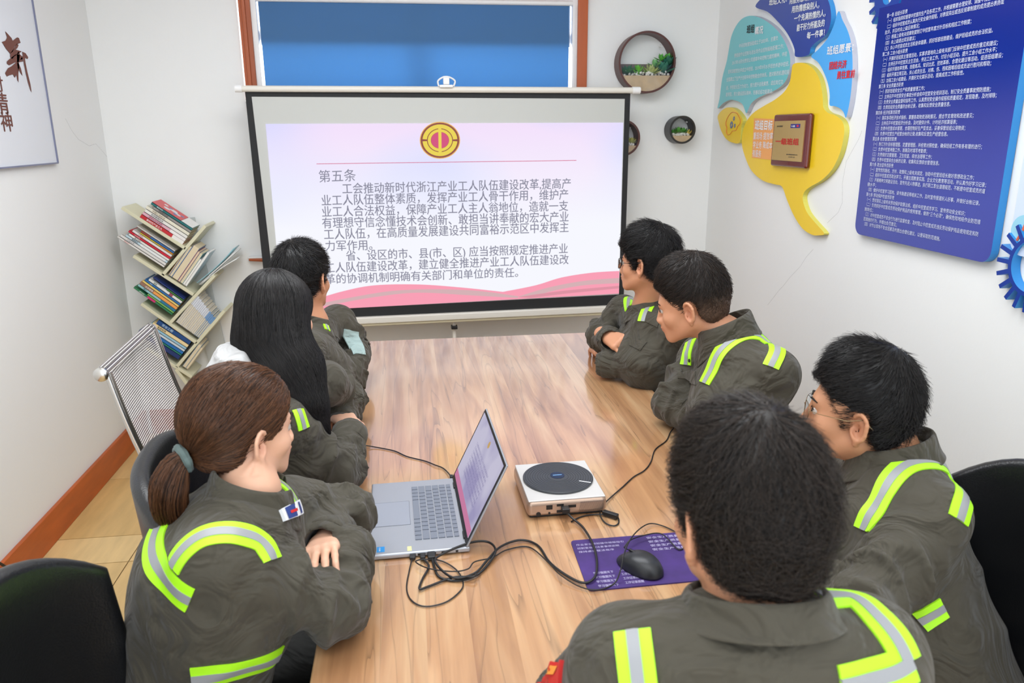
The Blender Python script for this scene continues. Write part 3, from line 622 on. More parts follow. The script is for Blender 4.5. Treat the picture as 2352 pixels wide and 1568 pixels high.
for f in bm.faces: f.material_index = 0 if abs(f.normal.x) > .7 else 1
bm.to_mesh(bb.data); bm.free()
tag(bb, 'tall dark blue wall board filled with lines of small white writing', 'notice board')
duty = """第一条 班组长职责
（一）组织指挥和管理中控室的生产及各项工作，并根据需要合理安排、调整中控室的工作
（二）组织中控室成员认真执行安全操作规程，对表现突出或违反规章制度的成员提出表扬或
批评，并及时向上级反映情况；
（三）根据上级有关规章制度制订中控室年度方针目标和相应工作制度；
（四）向上级提出奖惩建议；
（五）关心中控室成员生活和身体健康，抓好班容班貌建设，维护班组成员的合法权益。
第二条 工会小组长职责
（一）开展好班组民主管理活动，实事求是地向上级有关部门反映中控室成员的意见和建议；
（二）主持召开中控室民主生活会，传达工会工作，讨论小组活动，提升工会小组工作水平；
（三）组织开展效率竞赛、技能练兵、知识比武、控效革新、合理化建议等活动，促进班组建设；
（四）组织开展互帮互助，关心成员生活，对病、伤、残和困难班组成员进行慰问和帮助；
（五）加强工会小组建设，开展好文化娱乐活动，提高成员工作积极性。
第三条 安全质量员职责
（一）抓好班组安全生产和质量管理工作；
（二）主持召开中控室安全事故分析会和中控室安全培训活动，制订安全质量事故预防措施；
（三）负责安全质量监督和指导工作，认真贯彻安全操作规程和质量规定，发现隐患，及时排除；
（四）负责班组安全质量的台帐记录，收集和反馈安全质量信息。
第四条 经济核算员职责
（一）落实各项经济技术指标，掌握各类物资消耗情况，提出节支增效和改进意见；
（二）主持召开中控室经济分析会，及时提供计件、计时经济核算报表；
（三）负责中控室成本管理，合理控制好生产型支出，妥善保管班组公用物资；
（四）负责中控室生产经营台帐的记录,收集和反馈生产经营信息。
第五条 综合管理员职责
（一）制订方针目标管理图、定置管理图，并经常对照检查，确保班组工作有条有理的进行；
（二）负责中控室考勤工作，准确及时填写考勤表；
（三）负责做好定额管理、卫生检查、综合治理等工作；
（四）负责中控室综合台帐的记录，收集和反馈综合管理信息。
第六条 政治宣传员职责
（一）宣传党的路线、方针、政策和上级有关规定，协助中控室班组长做好思想政治工作；
（二）组织中控室成员政治学习，开展主题教育实践、企业文化教育等活动，并认真作好学习记录；
（三）开展精神文明建设活动，宣传先进人物事迹，执行职工职业道德规范，不断提中控室成员的道
德水平；
（四）做好中控室学习园地、读书角建设等相关工作，及时宣传报道好人好事，并做好台帐记录。
第七条 劳动保护检查员职责
（一）贯彻落实上级有关劳动保护政策法规，组织中控室成员学习、宣传劳动安全知识；
（二）负责抓好中控室成员劳动保护用品的使用管理，做到“三个必须”，确保危险地段作业防范措
施到位；
（三）对中控室成员不安全行为进行监督检查，及时阻止中控室成员违反劳动保护用品使用规定和防
范措施的行为，并提出处罚意见；
（四）对作业现场不安全因素及时提出合理化建议，以便采取防范措施。""".split('\n')
w_ = Writing(); d_ = BD+.0008
a0_, a1_ = PR(2037, 37, d_), PR(1982, 513, d_); e31 = PR(1940+1238/3.733, 300+490/3.733, d_); s31 = PR(1940+205/3.733, 300+372/3.733, d_)
adv = abs(s31[1]-e31[1])/45.0; n_ = len(duty); yl_ = (a0_[1]+a1_[1])/2
for i, t_ in enumerate(duty):
    z_ = a0_[2]+(a1_[2]-a0_[2])*i/(n_-1); yy = a0_[1]+(a1_[1]-a0_[1])*i/(n_-1)
    nch = sum(.5 if ord(c) < 128 else 1 for c in t_); sz = (a0_[2]-a1_[2])/(n_-1)*.80
    w_.line(t_, lambda u, v: np.array([XR-d_, yy-u, z_+v]), 0, -.38*sz, sz*1.05, .012, width=adv*nch)
w_.build('white_writing', mat('board_print', srgb(206, 214, 238), rough=.5), bb)
# toothed wheels
def gear(label, cy_, cz_, ro, ri, tooth, nt, m, edge, th=.03, d0=.001, left=False):
    pts = []
    for k in range(nt):
        for f_, r_ in ((-.25, ro), (-.15, ro+tooth), (.15, ro+tooth), (.25, ro)):
            if left and math.cos(2*math.pi*k/nt) < .25: r_ = ro
            a = 2*math.pi*(k+f_)/nt; pts.append((cy_+r_*math.cos(a), cz_+r_*math.sin(a)))
    n = len(pts); inn = [(cy_+ri*math.cos(2*math.pi*(k-1)/n), cz_+ri*math.sin(2*math.pi*(k-1)/n)) for k in range(n)]
    V = [(XR-d0-th, y, q) for y, q in pts]+[(XR-d0-th, y, q) for y, q in inn]+[(XR-d0, y, q) for y, q in pts]+[(XR-d0, y, q) for y, q in inn]
    Fc = []; mi = []
    for k in range(n):
        j = (k+1) % n; Fc += [(k, j, n+j, n+k), (2*n+k, 3*n+k, 3*n+j, 2*n+j), (k, 2*n+k, 2*n+j, j), (n+k, n+j, 3*n+j, 3*n+k)]; mi += [0, 0, 1, 1]
    o = obj_from('gear_panel', V, Fc, [m, edge], None, False, mi)
    bm = bmesh.new(); bm.from_mesh(o.data); bmesh.ops.recalc_face_normals(bm, faces=bm.faces); bm.to_mesh(o.data); bm.free()
    return tag(o, label, 'wall panel', 'toothed wheel panels on the right wall')
gn = mat('gear_navy', srgb(16, 56, 148), rough=.3)
# circle through three tooth tips, measured on the wall
def circ(p, q, r):
    A = np.array([[q[0]-p[0], q[1]-p[1]], [r[0]-p[0], r[1]-p[1]]]); b_ = .5*np.array([q[0]**2-p[0]**2+q[1]**2-p[1]**2, r[0]**2-p[0]**2+r[1]**2-p[1]**2])
    c_ = np.linalg.solve(A, b_); return c_, np.hypot(*(c_-np.array(p)))
tp = [PR(x, y, .03)[1:] for x, y in ((2299, 566), (2289, 620), (2335, 710))]
gc, gr = circ(*tp)
ip = np.hypot(*(PR(2323, 613, .03)[1:]-gc))
print('gear2', gc, gr, ip)
gear('dark blue toothed wheel panel at the right edge of the photo', gc[0], gc[1], gr-.045, ip, .045, 20, gn, edge_b)
g1 = PR(2036, -10, .03)[1:]; g1r = np.linalg.norm(PR(1993, 12, .03)[1:]-g1); g1i = abs(PR(2036, 10, .03)[2]-g1[1])
bt = g1[1]-g1i-.02
gear('dark blue toothed wheel panel at the top left of the tall blue board', g1[0], g1[1], g1r-.035, g1i, .035, 16, gn, edge_b, th=.022, d0=.003, left=True)
# pale board beyond the tall blue one
q0 = PR(2318, 560, .02); q1 = PR(2352, 390, .02)
py1_ = q0[1]; pz0 = PR(2330, 585, .02)[2]; pts = []
rc = .05
for k in range(7): a = math.radians(270+15*k); pts.append((XR-.02, py1_-rc+rc*math.cos(a), pz0+rc+rc*math.sin(a)))
pts += [(XR-.02, py1_, 2.35), (XR-.02, py1_-.45, 2.35), (XR-.02, py1_-.45, pz0)]
pbd = MB().prism(pts, (.018, 0, 0)).build('pale_board', mat('pale_board', srgb(206, 220, 240), rough=.4)); tag(pbd, 'pale blue wall board at the right edge of the photo', 'notice board')
c_ = PR(2350, 530, .0215); MB().lathe([(.045, 0), (.045, .001)], c_, axis=(-1, 0, 0), n=28).build('printed_circle', mat('cyan_print', srgb(150, 206, 226), rough=.5), pbd)
MB().tube([c_+np.array([-.002, .015, -.03]), c_+np.array([-.002, .0, 0]), c_+np.array([-.002, -.01, .03])], .004, 5).build('printed_mark', mat('coral_print', srgb(236, 112, 84), rough=.5), pbd)
# ---------------------------------------------------------------- meeting table
TZ = .75
tb = empty('meeting_table', (.335, 2.3, 0), label='long meeting table with a warm striped walnut top', cat='table')
MB().box((.338, 2.305, TZ-.015), (1.10, 2.47, .03)).build('tabletop', M['table'], tb, bevel=.005)
b = MB(); b.box((.338, 2.305, TZ-.045), (.98, 2.33, .03)); b.build('underframe', M['redwood'], tb)
for y in (1.35, 3.26):
    MB().box((.338, y, (TZ-.06)/2), (.62, .05, TZ-.06)).build('leg', mat('table_leg', srgb(150, 104, 72), rough=.4), tb, bevel=.004)
MB().box((.338, 2.305, .35), (.03, 1.86, .35)).build('modesty_panel', mat('table_leg', srgb(150, 104, 72), rough=.4), tb)

# ---------------------------------------------------------------- laptop
M['alu'] = mat('laptop_aluminium', srgb(176, 180, 188), rough=.35, metal=.55); M['key'] = mat('key_grey', srgb(112, 118, 130), rough=.5)
lt = empty('laptop', (-.02, 1.78, TZ), label='open silver laptop with grey keys, its screen turned away on the table', cat='laptop')
ang = math.radians(1.5); Rl = rotz(ang); lc = np.array([-.012, 1.782, TZ])
def LP(x, y, z): return lc+Rl@np.array([x, y, z])   # x across the depth of the base (hinge at +x), y along its width
MB().box(LP(0, 0, .0085), (.232, .378, .013), Rl).build('base', M['alu'], lt, bevel=.004, seg=3)
MB().box(LP(-.062, .005, .0153), (.088, .125, .0006), Rl).build('touchpad', mat('touchpad', srgb(166, 171, 182), rough=.3, metal=.4), lt, bevel=.0002)
e = .0004; tp_ = MB()
for a_ in ((-.062-.044, .005, e*3, .125), (-.062+.044, .005, e*3, .125)): tp_.box(LP(a_[0], a_[1], .0155), (a_[2], a_[3], .0004), Rl)
for yy in (.005-.0625, .005+.0625): tp_.box(LP(-.062, yy, .0155), (.088, e*3, .0004), Rl)
tp_.build('touchpad_edge', M['key'], lt)
# keys: rows run along y, key tops proud of the deck
rows = [(.092, [1]*14, .011), (.075, [1]*13+[1.3], .0155), (.0565, [1.3]+[1]*12+[1.1], .0155), (.038, [1.6]+[1]*11+[1.6], .0155), (.0195, [2.1]+[1]*10+[2.2], .0155), (.001, [1, 1, 1, 1, 5.2, 1, 1, 1, 1, 1], .0155)]
KW = .285
for rx, ks, kd in rows:
    tot = sum(ks); yy = KW/2+.005
    for k_ in ks:
        wk = k_/tot*KW; c_ = LP(rx-.002, yy-wk/2, .0162)
        MB().box(c_, (kd, wk-.0032, .0022), Rl).build('key', M['key'], lt)
        yy -= wk
MB().box(LP(-.090, -.165, .0152), (.018, .024, .0004), Rl).build('blue_sticker', mat('sticker_blue', srgb(30, 140, 210), rough=.4), lt)
w_ = Writing(); w_.line("CORE", lambda u, v: LP(-.094+v, -.157-u, .0156), 0, 0, .005, .01, width=.017); w_.build('sticker_writing', wt, lt)
MB().box(LP(-.024, -.172, .0152), (.010, .020, .0004), Rl).build('yellow_sticker', mat('sticker_yellow', srgb(214, 208, 150), rough=.5), lt)
lean = math.radians(64)  # opening
hx = .108; sd = np.array([math.cos(lean), 0, math.sin(lean)]); sn = np.array([-math.sin(lean), 0, math.cos(lean)])
Rs = Rl@np.array([[sd[0], 0, sn[0]], [0, 1, 0], [sd[2], 0, sn[2]]])
def LS(u, y, n): return LP(hx, 0, .014)+Rs@np.array([u, y, n])
MB().box(LS(.112, 0, 0), (.222, .378, .005), Rs).build('lid', M['alu'], lt, bevel=.002)
MB().box(LS(.112, 0, .0028), (.218, .372, .0012), Rs).build('bezel', M['black'], lt)
def lscreen():
    m = bpy.data.materials.new('laptop_picture'); m.use_nodes = True; nt = m.node_tree; nt.nodes.remove(nt.nodes['Principled BSDF']); N = nt.nodes.new; L = nt.links.new
    tc = N('ShaderNodeTexCoord'); n = N('ShaderNodeTexNoise'); n.inputs['Scale'].default_value = 7; L(tc.outputs['Object'], n.inputs[0])
    r = N('ShaderNodeValToRGB'); r.color_ramp.elements[0].position = .4; r.color_ramp.elements[1].position = .6; r.color_ramp.elements[0].color = srgb(164, 158, 196); r.color_ramp.elements[1].color = srgb(204, 200, 222)
    em_ = N('ShaderNodeEmission'); L(n.outputs[0], r.inputs[0]); L(r.outputs[0], em_.inputs[0]); em_.inputs[1].default_value = .9; L(em_.outputs[0], nt.nodes['Material Output'].inputs[0]); return m
sc_ = MB().box(LS(.116, 0, .0038), (.196, .352, .0006), Rs).build('display', lscreen(), lt)
MB().box(LS(.028, 0, .0043), (.02, .35, .0004), Rs).build('display_ribbon', emis('laptop_pink', srgb(206, 130, 168), .9), sc_)
w_ = Writing()
for i in range(8): w_.line("工会推动新时代浙江产业工人队伍建设改革提高产"[:23-(i*5) % 7], lambda u, v: LS(.145-i*.012+v, .11-u, .0043), 0, 0, .0085, 0, width=.22)
w_.build('display_writing', emis('laptop_text', srgb(128, 122, 168), .9), sc_)
MB().lathe([(.009, 0), (.009, .0006)], LS(.19, 0, .0042), axis=Rs@np.array([0, 0, 1.]), n=20).build('display_emblem', emis('laptop_gold', srgb(206, 170, 110), .9), sc_)
for yy in (-.135, .135):
    MB().box(LP(.111, yy, .016), (.014, .032, .010), Rl).build('hinge', M['black'], lt, bevel=.002)
pt = MB()
for xx, w2 in ((-.0, .012), (.03, .012), (.055, .012), (.085, .006)): pt.box(LP(xx, -.1895, .008), (w2, .001, .005), Rl)
pt.build('ports', M['black'], lt)

# ---------------------------------------------------------------- small projector with a black disc
pj = empty('mini_projector', (.37, 1.85, TZ), label='square silver box projector with a round black disc on top', cat='projector')
ap = math.radians(1.0); Rp = rotz(ap); pcx = np.array([.366, 1.848, TZ])
def PJ(x, y, z): return pcx+Rp@np.array([x, y, z])
M['champ'] = mat('champagne_metal', srgb(192, 166, 148), rough=.35, metal=.6); M['sil'] = mat('silver_top', srgb(212, 210, 208), rough=.4, metal=.3)
MB().box(PJ(0, 0, .003), (.19, .21, .006), Rp).build('foot', M['black'], pj, bevel=.002)
MB().box(PJ(0, 0, .027), (.208, .23, .044), Rp).build('body', M['champ'], pj, bevel=.014, seg=4)
MB().box(PJ(0, 0, .0475), (.200, .222, .005), Rp).build('top_plate', M['sil'], pj, bevel=.002)
disc = mat('black_disc', srgb(52, 56, 62), rough=.32, spec=.6)
MB().lathe([(.088, .0), (.094, .002), (.094, .006), (.0925, .0075), (.001, .0075)], PJ(0, .005, .049), n=72).build('disc', disc, pj, smooth=True)
gv = MB()
for r_ in np.linspace(.028, .088, 10): gv.tube([PJ(r_*math.cos(a), .005+r_*math.sin(a), .0566) for a in np.linspace(0, 2*math.pi, 49)[:-1]], .0004, 4, closed=True)
gv.build('disc_grooves', M['black'], pj)
MB().lathe([(.019, 0), (.019, .0008), (.001, .0008)], PJ(.0, .012, .0565), n=40).build('badge', mat('navy_badge', srgb(16, 36, 66), rough=.2), pj)
MB().box(PJ(.0, .012, .0577), (.024, .003, .0004), Rp).build('badge_print', mat('badge_blue_print', srgb(120, 170, 220), rough=.4), pj)
MB().box(PJ(.064, -.038, .0568), (.003, .032, .0006), Rp@rotz(math.radians(62))).build('white_mark', wt, pj)
fp = MB(); fy = -.1152
fp.lathe([(.006, 0), (.006, .0012)], PJ(-.075, fy, .014), axis=Rp@np.array([0, -1., 0]), n=16)
for (x, z_, a_, c_) in ((-.047, .031, .016, .012), (-.019, .035, .018, .006), (-.019, .018, .018, .007)): fp.box(PJ(x, fy, z_), (a_, .0014, c_), Rp)
fp.lathe([(.003, 0), (.003, .0012)], PJ(-.047, fy, .015), axis=Rp@np.array([0, -1., 0]), n=10)
fp.box(PJ(.012, fy, .030), (.02, .002, .007), Rp)
fp.build('sockets', M['black'], pj)
gr_ = MB()
for k in range(26):
    for j in range(9):
        gr_.box(PJ(.030+k*.0026+j*.0006, fy-.0002, .012+j*.0034), (.0010, .0010, .0016), Rp)
tag(gr_.build('vent_holes', mat('vent_dark', srgb(90, 74, 66), rough=.6), pj), kind='stuff')

# ---------------------------------------------------------------- mouse pad and mouse
mp_ = empty('mouse_pad', (.47, 1.5, TZ), label='dark purple mouse pad with faint lines of white print under the mouse', cat='mouse pad')
c4 = [K(x, y, Z=TZ+.003) for x, y in ((1310, 1241), (1590, 1219), (1640, 1329), (1351, 1356))]
c4 = np.array(c4); R_ = .012; prs = []
for i in range(4):
    a = c4[i-1]-c4[i]; b_ = c4[(i+1) % 4]-c4[i]; a /= np.linalg.norm(a); b_ /= np.linalg.norm(b_)
    for t in (0, .25, .5, .75, 1): prs.append(c4[i]+a*R_*(1-t)**2+b_*R_*t**2)
pdm = mat('purple_pad', srgb(60, 36, 104), rough=.75, var=.28, vscale=14, bump=.05, bscale=900)
pad = MB().prism(prs, (0, 0, -.003)).build('pad', pdm, mp_)
u_ = (c4[1]-c4[0]); v_ = (c4[3]-c4[0])
def PD(a, b_, z_=.0006): return c4[0]+u_*a+v_*b_+np.array([0, 0, z_])
lil = mat('lilac_print', srgb(176, 168, 206), rough=.7)
w_ = Writing(); ul = np.linalg.norm(u_); uu = u_/ul; vv = v_/np.linalg.norm(v_)
def pt_(t_, a, b_, h_, wd, bold=0): w_.line(t_, lambda x, y: PD(a, b_)+uu*x-vv*y, 0, 0, h_, bold, width=wd*ul)
for i, t_ in enumerate(("作业安全须知操作规程指引", "控制室值班注意事项说明", "保持桌面整洁有序")): pt_(t_, .03, .13+i*.075, .009, .38-i*.05)
for i in range(4): pt_("安全生产质量效率"[:8-i % 3], .60, .10+i*.085, .011, .36-.05*(i % 3), .01)
for i in range(4): pt_("学习强国天下"[:6], .08, .72+i*.08, .010, .15, .01); pt_("工作记录提醒", .28, .70+i*.08, .010, .14, .01)
pt_("创", .47, .88, .028, .07, 0); pt_("新", .80, .86, .028, .07, 0); pt_("梦", .93, .85, .028, .05, 0)
w_.build('pad_writing', lil, pad)
MB().tube([PD(.42, .52)+np.array([.026*math.cos(a), .020*math.sin(a), 0]) for a in np.linspace(0, 6.28, 32)[:-1]], .0009, 4, closed=True).build('printed_ring', mat('violet_print', srgb(170, 110, 210), rough=.6), pad)
ms = empty('computer_mouse', (.49, 1.47, TZ), label='black wired computer mouse resting on the purple pad', cat='mouse')
mc = K(1470, 1290, Z=TZ+.018); mdir = K(1512, 1312, Z=TZ+.018)-K(1428, 1266, Z=TZ+.018); ma = math.atan2(mdir[1], mdir[0]); Rm = rotz(ma)
V = []; nu, nv = 28, 14; Lm, Wm, Hm = .060, .034, .036
for j in range(nv+1):
    ph = (j/nv)*math.pi/2
    for i in range(nu):
        th_ = 2*math.pi*i/nu; cx_ = math.cos(th_); sy_ = math.sin(th_)
        ex_ = 2.5; r_ = 1/(abs(cx_)**ex_+abs(sy_)**ex_)**(1/ex_); k_ = math.cos(ph)**.62
        x_ = cx_*r_*k_*Lm; y_ = sy_*r_*k_*Wm*(1-.08*math.cos(th_*2)); z_ = math.sin(ph)*Hm*(1-.30*((x_/Lm-.25)**2))
        if x_ < 0: z_ *= 1-.30*(x_/Lm)**2
        V.append(np.array([mc[0], mc[1], TZ+.0045])+Rm@np.array([x_, y_, z_]))
Fm = [(j*nu+i, j*nu+(i+1) % nu, (j+1)*nu+(i+1) % nu, (j+1)*nu+i) for j in range(nv) for i in range(nu)]+[tuple(range(nu-1, -1, -1))]
obj_from('shell', V, Fm, mat('mouse_black', srgb(38, 40, 44), rough=.38), ms, True)
MB().box(np.array([mc[0], mc[1], TZ+.037])+Rm@np.array([-.022, 0, -.003]), (.022, .006, .006), Rm).build('wheel', M['black'], ms, bevel=.002)
MB().box(np.array([mc[0], mc[1], TZ+.0362])+Rm@np.array([-.024, 0, -.004]), (.05, .0012, .002), Rm).build('button_gap', M['black'], ms)

# ---------------------------------------------------------------- cables lying on the table
def cable(label, pts, r=.0022, h=None, m=None, zs=None, parts=None):
    q = [K(x, y, Z=TZ+(zz if zz else r)) for x, y, zz in pts]
    mb = MB().tube(catmull(q, 7), r, 8); o = mb.build('cable', m or M['black'], smooth=True); tag(o, label, 'cable', 'black cables on the meeting table'); return o
cable('thin black charging cable from the left arm to the far side of the laptop', [(835, 1022, .012), (860, 1026, .004), (905, 1035, .003), (935, 1048, .003), (975, 1058, .003), (998, 1067, .005), (1018, 1075, .004), (1033, 1090, .008), (1038, 1102, .010)], .0018)
pc1 = cable('thick black display cable looping from the laptop past the mouse pad to the projector', [(992, 1276, .008), (997, 1300, .006), (1010, 1325, .004), (1050, 1333, .004), (1095, 1320, .005), (1125, 1290, .007), (1138, 1262, .012), (1120, 1244, .016), (1080, 1246, .020), (1020, 1270, .014), (1000, 1290, .012), (1040, 1326, .010), (1090, 1316, .010), (1120, 1285, .010), (1150, 1255, .008), (1195, 1240, .006), (1235, 1252, .004), (1262, 1290, .004), (1300, 1320, .004), (1340, 1338, .006), (1366, 1325, .010), (1371, 1290, .012), (1362, 1250, .012), (1340, 1212, .008), (1315, 1190, .010), (1300, 1175, .022)], .0028)
cable('thin black mouse cable running from the laptop around the pad to the mouse', [(946, 1286, .008), (940, 1310, .004), (934, 1350, .003), (945, 1378, .003), (975, 1392, .003), (1020, 1384, .003), (1052, 1362, .003), (1064, 1340, .004), (1050, 1310, .004), (1015, 1288, .005), (975, 1284, .008), (955, 1290, .012), (985, 1305, .010), (1040, 1312, .008), (1075, 1306, .008), (1090, 1290, .010), (1130, 1280, .008), (1165, 1262, .004), (1215, 1256, .003), (1258, 1290, .008), (1285, 1318, .010), (1330, 1346, .006), (1372, 1354, .006), (1410, 1340, .006), (1425, 1310, .026), (1434, 1270, .050), (1450, 1235, .035), (1475, 1210, .014), (1500, 1202, .006), (1540, 1215, .004), (1575, 1240, .004), (1560, 1262, .006), (1520, 1226, .014), (1480, 1229, .016), (1448, 1240, .018), (1434, 1256, .014)], .0016)
cable('short black cable folded under the laptop ports', [(972, 1284, .006), (985, 1300, .006), (970, 1330, .004), (964, 1352, .006), (985, 1346, .004), (1040, 1326, .006), (1085, 1324, .012), (1094, 1318, .012)], .0026)
cable('thin black power cable from the right-hand sleeve to the projector', [(1555, 975, .01), (1540, 992, .004), (1530, 1012, .003), (1505, 1032, .003), (1495, 1060, .003), (1480, 1080, .003), (1455, 1095, .003), (1430, 1118, .003), (1405, 1140, .005), (1385, 1160, .008), (1378, 1180, .006), (1390, 1200, .003), (1410, 1207, .003), (1421, 1200, .003), (1418, 1186, .004), (1400, 1180, .007)], .0018)
cable('short black power lead from the projector to its inline plug', [(1312, 1198, .003), (1330, 1188, .003), (1355, 1182, .003), (1385, 1181, .006)], .0018)
def plug(label, px, py, dirpx, size, zc=.008):
    c_ = K(px, py, Z=TZ+zc); d_ = K(dirpx[0], dirpx[1], Z=TZ+zc)-c_; a_ = math.atan2(d_[1], d_[0])
    o = MB().box(c_, size, rotz(a_)).build('cable_plug', M['black'], bevel=.002); return tag(o, label, 'plug', 'cable plugs')
plug('leftmost black plug in the near side of the laptop', 948, 1277, (946, 1292), (.022, .014, .008))
plug('silver-tipped middle plug in the near side of the laptop', 971, 1277, (971, 1292), (.020, .012, .008))
plug('wide black plug on the right in the near side of the laptop', 991, 1275, (993, 1292), (.030, .018, .010))
plug('black plug in the rear face of the projector', 1298, 1168, (1304, 1182), (.030, .020, .012), .026)
plug('inline black barrel plug beside the projector corner', 1402, 1181, (1418, 1186), (.042, .014, .012), .009)
plug('small grey plug at the far corner of the laptop', 1037, 1094, (1036, 1086), (.016, .010, .007), .010)
# cable on the floor by the left wall
q = [K(x, y, Z=zz) for x, y, zz in ((75, 1349, .006), (60, 1336, .006), (40, 1320, .01))]+[np.array([XL+.03, K(20, 1306, X=XL+.03)[1], K(20, 1306, X=XL+.03)[2]]), K(-6, 1290, X=XL+.03), K(-60, 1262, X=XL+.03)]
tag(MB().tube(catmull([K(200, 1440, Z=.006)]+q, 6), .005, 8).build('cable', M['black'], smooth=True), 'black cable running down the left skirting board to the floor', 'cable')

# ---------------------------------------------------------------- chairs
def leather_chair():
    t = empty('leather_chair')
    n, k = 22, 12; V = []; Fc = []
    for j in range(k+1):
        v = j/k
        for i in range(n+1):
            u = -1+2*i/n; top = 1.045-.10*abs(u)**3.2; z_ = .44+(top-.44)*v
            a = u*.95; wx = .275*math.sin(a)/math.sin(.95)*(0.90+.10*min(1, v*1.6)-.02*v**6); yb_ = -.24-.05*v+.13*(abs(u)**2.4)
            V.append((wx, yb_, z_))
    for j in range(k):
        for i in range(n): p_ = j*(n+1)+i; Fc.append((p_, p_+1, p_+n+2, p_+n+1))
    o = obj_from('backrest', V, Fc, M['leather'], t, True); s_ = o.modifiers.new('s', 'SOLIDIFY'); s_.thickness = .04; s_.offset = 0
    b_ = o.modifiers.new('b', 'BEVEL'); b_.width = .016; b_.segments = 3; b_.limit_method = 'ANGLE'; b_.angle_limit = .8
    MB().box((0, .0, .42), (.50, .47, .10)).build('seat', M['leather'], t, bevel=.035, seg=4)
    MB().box((0, 0, .355), (.46, .43, .03)).build('seat_frame', M['redwood'], t, bevel=.005)
    for sx in (-1, 1):
        for sy in (-1, 1): MB().tube([(sx*.20, sy*.19, .345), (sx*.225, sy*.215, 0)], [.02, .014], 8).build('leg', M['redwood'], t, smooth=True)
    return t
def dup(t, loc_, rz, label):
    r = t.copy(); COL.objects.link(r); r.location = loc_; r.rotation_euler = (0, 0, rz); r['label'] = label
    for ch in [c for c in t.children]:
        c = ch.copy(); COL.objects.link(c); c.parent = r
        for g in [x for x in ch.children]: d = g.copy(); COL.objects.link(d); d.parent = c
    return r
def az2rz(a): return -math.radians(a)      # azimuth from +Y towards +X -> rotation about Z
ch0 = leather_chair(); ch0['category'] = 'chair'; ch0['group'] = 'leather chairs around the table'
ch0['label'] = 'empty black leather chair in the lower left corner of the photo'
ch0.location = (-.38, 1.06, 0); ch0.rotation_euler = (0, 0, az2rz(84))
dup(ch0, (-.29, 1.63, 0), az2rz(84), 'black leather chair behind the woman with the brown ponytail')
ch_r = dup(ch0, (.99, 1.20, 0), az2rz(-82), 'black leather chair behind the man with thin gold glasses at right')
def stool(x, y, label):
    r = empty('stool', (x, y, 0)); MB().lathe([(.165, .39), (.18, .40), (.18, .425), (.165, .435)], (x, y, 0), n=28).build('seat', M['leather'], r, smooth=True)
    for k in range(4): a = math.pi/4+k*math.pi/2; MB().tube([(x+.11*math.cos(a), y+.11*math.sin(a), .395), (x+.16*math.cos(a), y+.16*math.sin(a), 0)], .012, 8).build('leg', M['chrome'], r, smooth=True)
    tag(r, label, 'stool', 'stools under the seated men')
stool(-.50, 2.80, 'black round stool under the short-haired man beside the screen at left')
stool(1.10, 2.24, 'black round stool under the man with cropped hair on the right')
stool(1.12, 2.92, 'black round stool under the man with black glasses by the screen')
stool(.42, .66, 'black round stool under the man seen from behind')
# red wooden arm at the lower right
ar = ch_r
a_, b_ = K(2180, 1562, Z=.60), K(2360, 1500, Z=.60)
b_ = a_+(b_-a_)*1.35; d_ = b_-a_; Ld = np.linalg.norm(d_)
MB().box((a_+b_)/2, (Ld, .035, .03), rotz(math.atan2(d_[1], d_[0]))).build('armrest', M['redwood'], ar, bevel=.006)
MB().tube([b_-d_*.05, [b_[0]-d_[0]*.05, b_[1]-d_[1]*.05, 0]], .015, 8).build('post', M['redwood'], ar)
MB().tube([a_+d_*.05, [a_[0]+d_[0]*.05, a_[1]+d_[1]*.05, 0]], .015, 8).build('post', M['redwood'], ar)

# striped mesh chair
mc_ = empty('mesh_chair', (-.50, 2.25, 0), label='chrome chair with a striped mesh back beside the bookshelf', cat='chair')
tL, tR = K(248, 857, Z=1.09), K(354, 757, Z=1.09); 
def backpt(s, f):  # s 0..1 across (near->far), f 0..1 from the top roll to the seat
    p_ = tL*(1-s)+tR*s; q = np.array([.17*f-.02*math.sin(f*math.pi), 0, -.52*f]); return p_+q
wires = MB(); nW = 150
cols = []
for k in range(nW):
    f = .01+.97*k/(nW-1); wires.tube([backpt(s, f)+np.array([-.012*math.sin(s*math.pi), 0, 0]) for s in (0, .2, .4, .6, .8, 1)], .0013, 4, mi=k % 2)
# the mesh wraps over the top roll
for k in range(12):
    a = math.pi*k/11; wires.tube([backpt(s, 0)+np.array([-.014+.016*math.cos(a), 0, .0+.018*math.sin(a)]) for s in (0, .5, 1)], .0013, 4, mi=k % 2)
tag(wires.build('woven_mesh', [mat('mesh_light', srgb(222, 218, 214), rough=.5), mat('mesh_dark', srgb(96, 88, 90), rough=.5)], mc_), kind='stuff')
for s in (0, 1):
    MB().tube([backpt(s, f) for f in np.linspace(0, 1, 12)]+[backpt(s, 1)+np.array([.35, 0, -.02])], .010, 10).build('side_tube', M['chrome'], mc_, smooth=True)
y_ = np.array([0, .014, 0])
for s, sg in ((0, -1), (1, 1)):
    c_ = backpt(s, 0)+np.array([-.014, 0, 0]); MB().lathe([(.001, .012), (.013, .012), (.019, .008), (.019, 0)], c_+y_*sg*.3, axis=(0, sg, 0), n=20).build('roll_cap', M['chrome'], mc_, smooth=True)
MB().tube([backpt(0, 0)+np.array([-.014, 0, 0]), backpt(1, 0)+np.array([-.014, 0, 0])], .012, 12).build('top_roll', M['chrome'], mc_, smooth=True)
sb = backpt(.5, 1)+np.array([.16, 0, -.02]); MB().box(sb, (.40, .46, .04)).build('seat', M['black'], mc_, bevel=.015)
MB().tube([sb+np.array([0, 0, -.02]), (sb[0], sb[1], .10)], .028, 14).build('pedestal', M['chrome'], mc_, smooth=True)
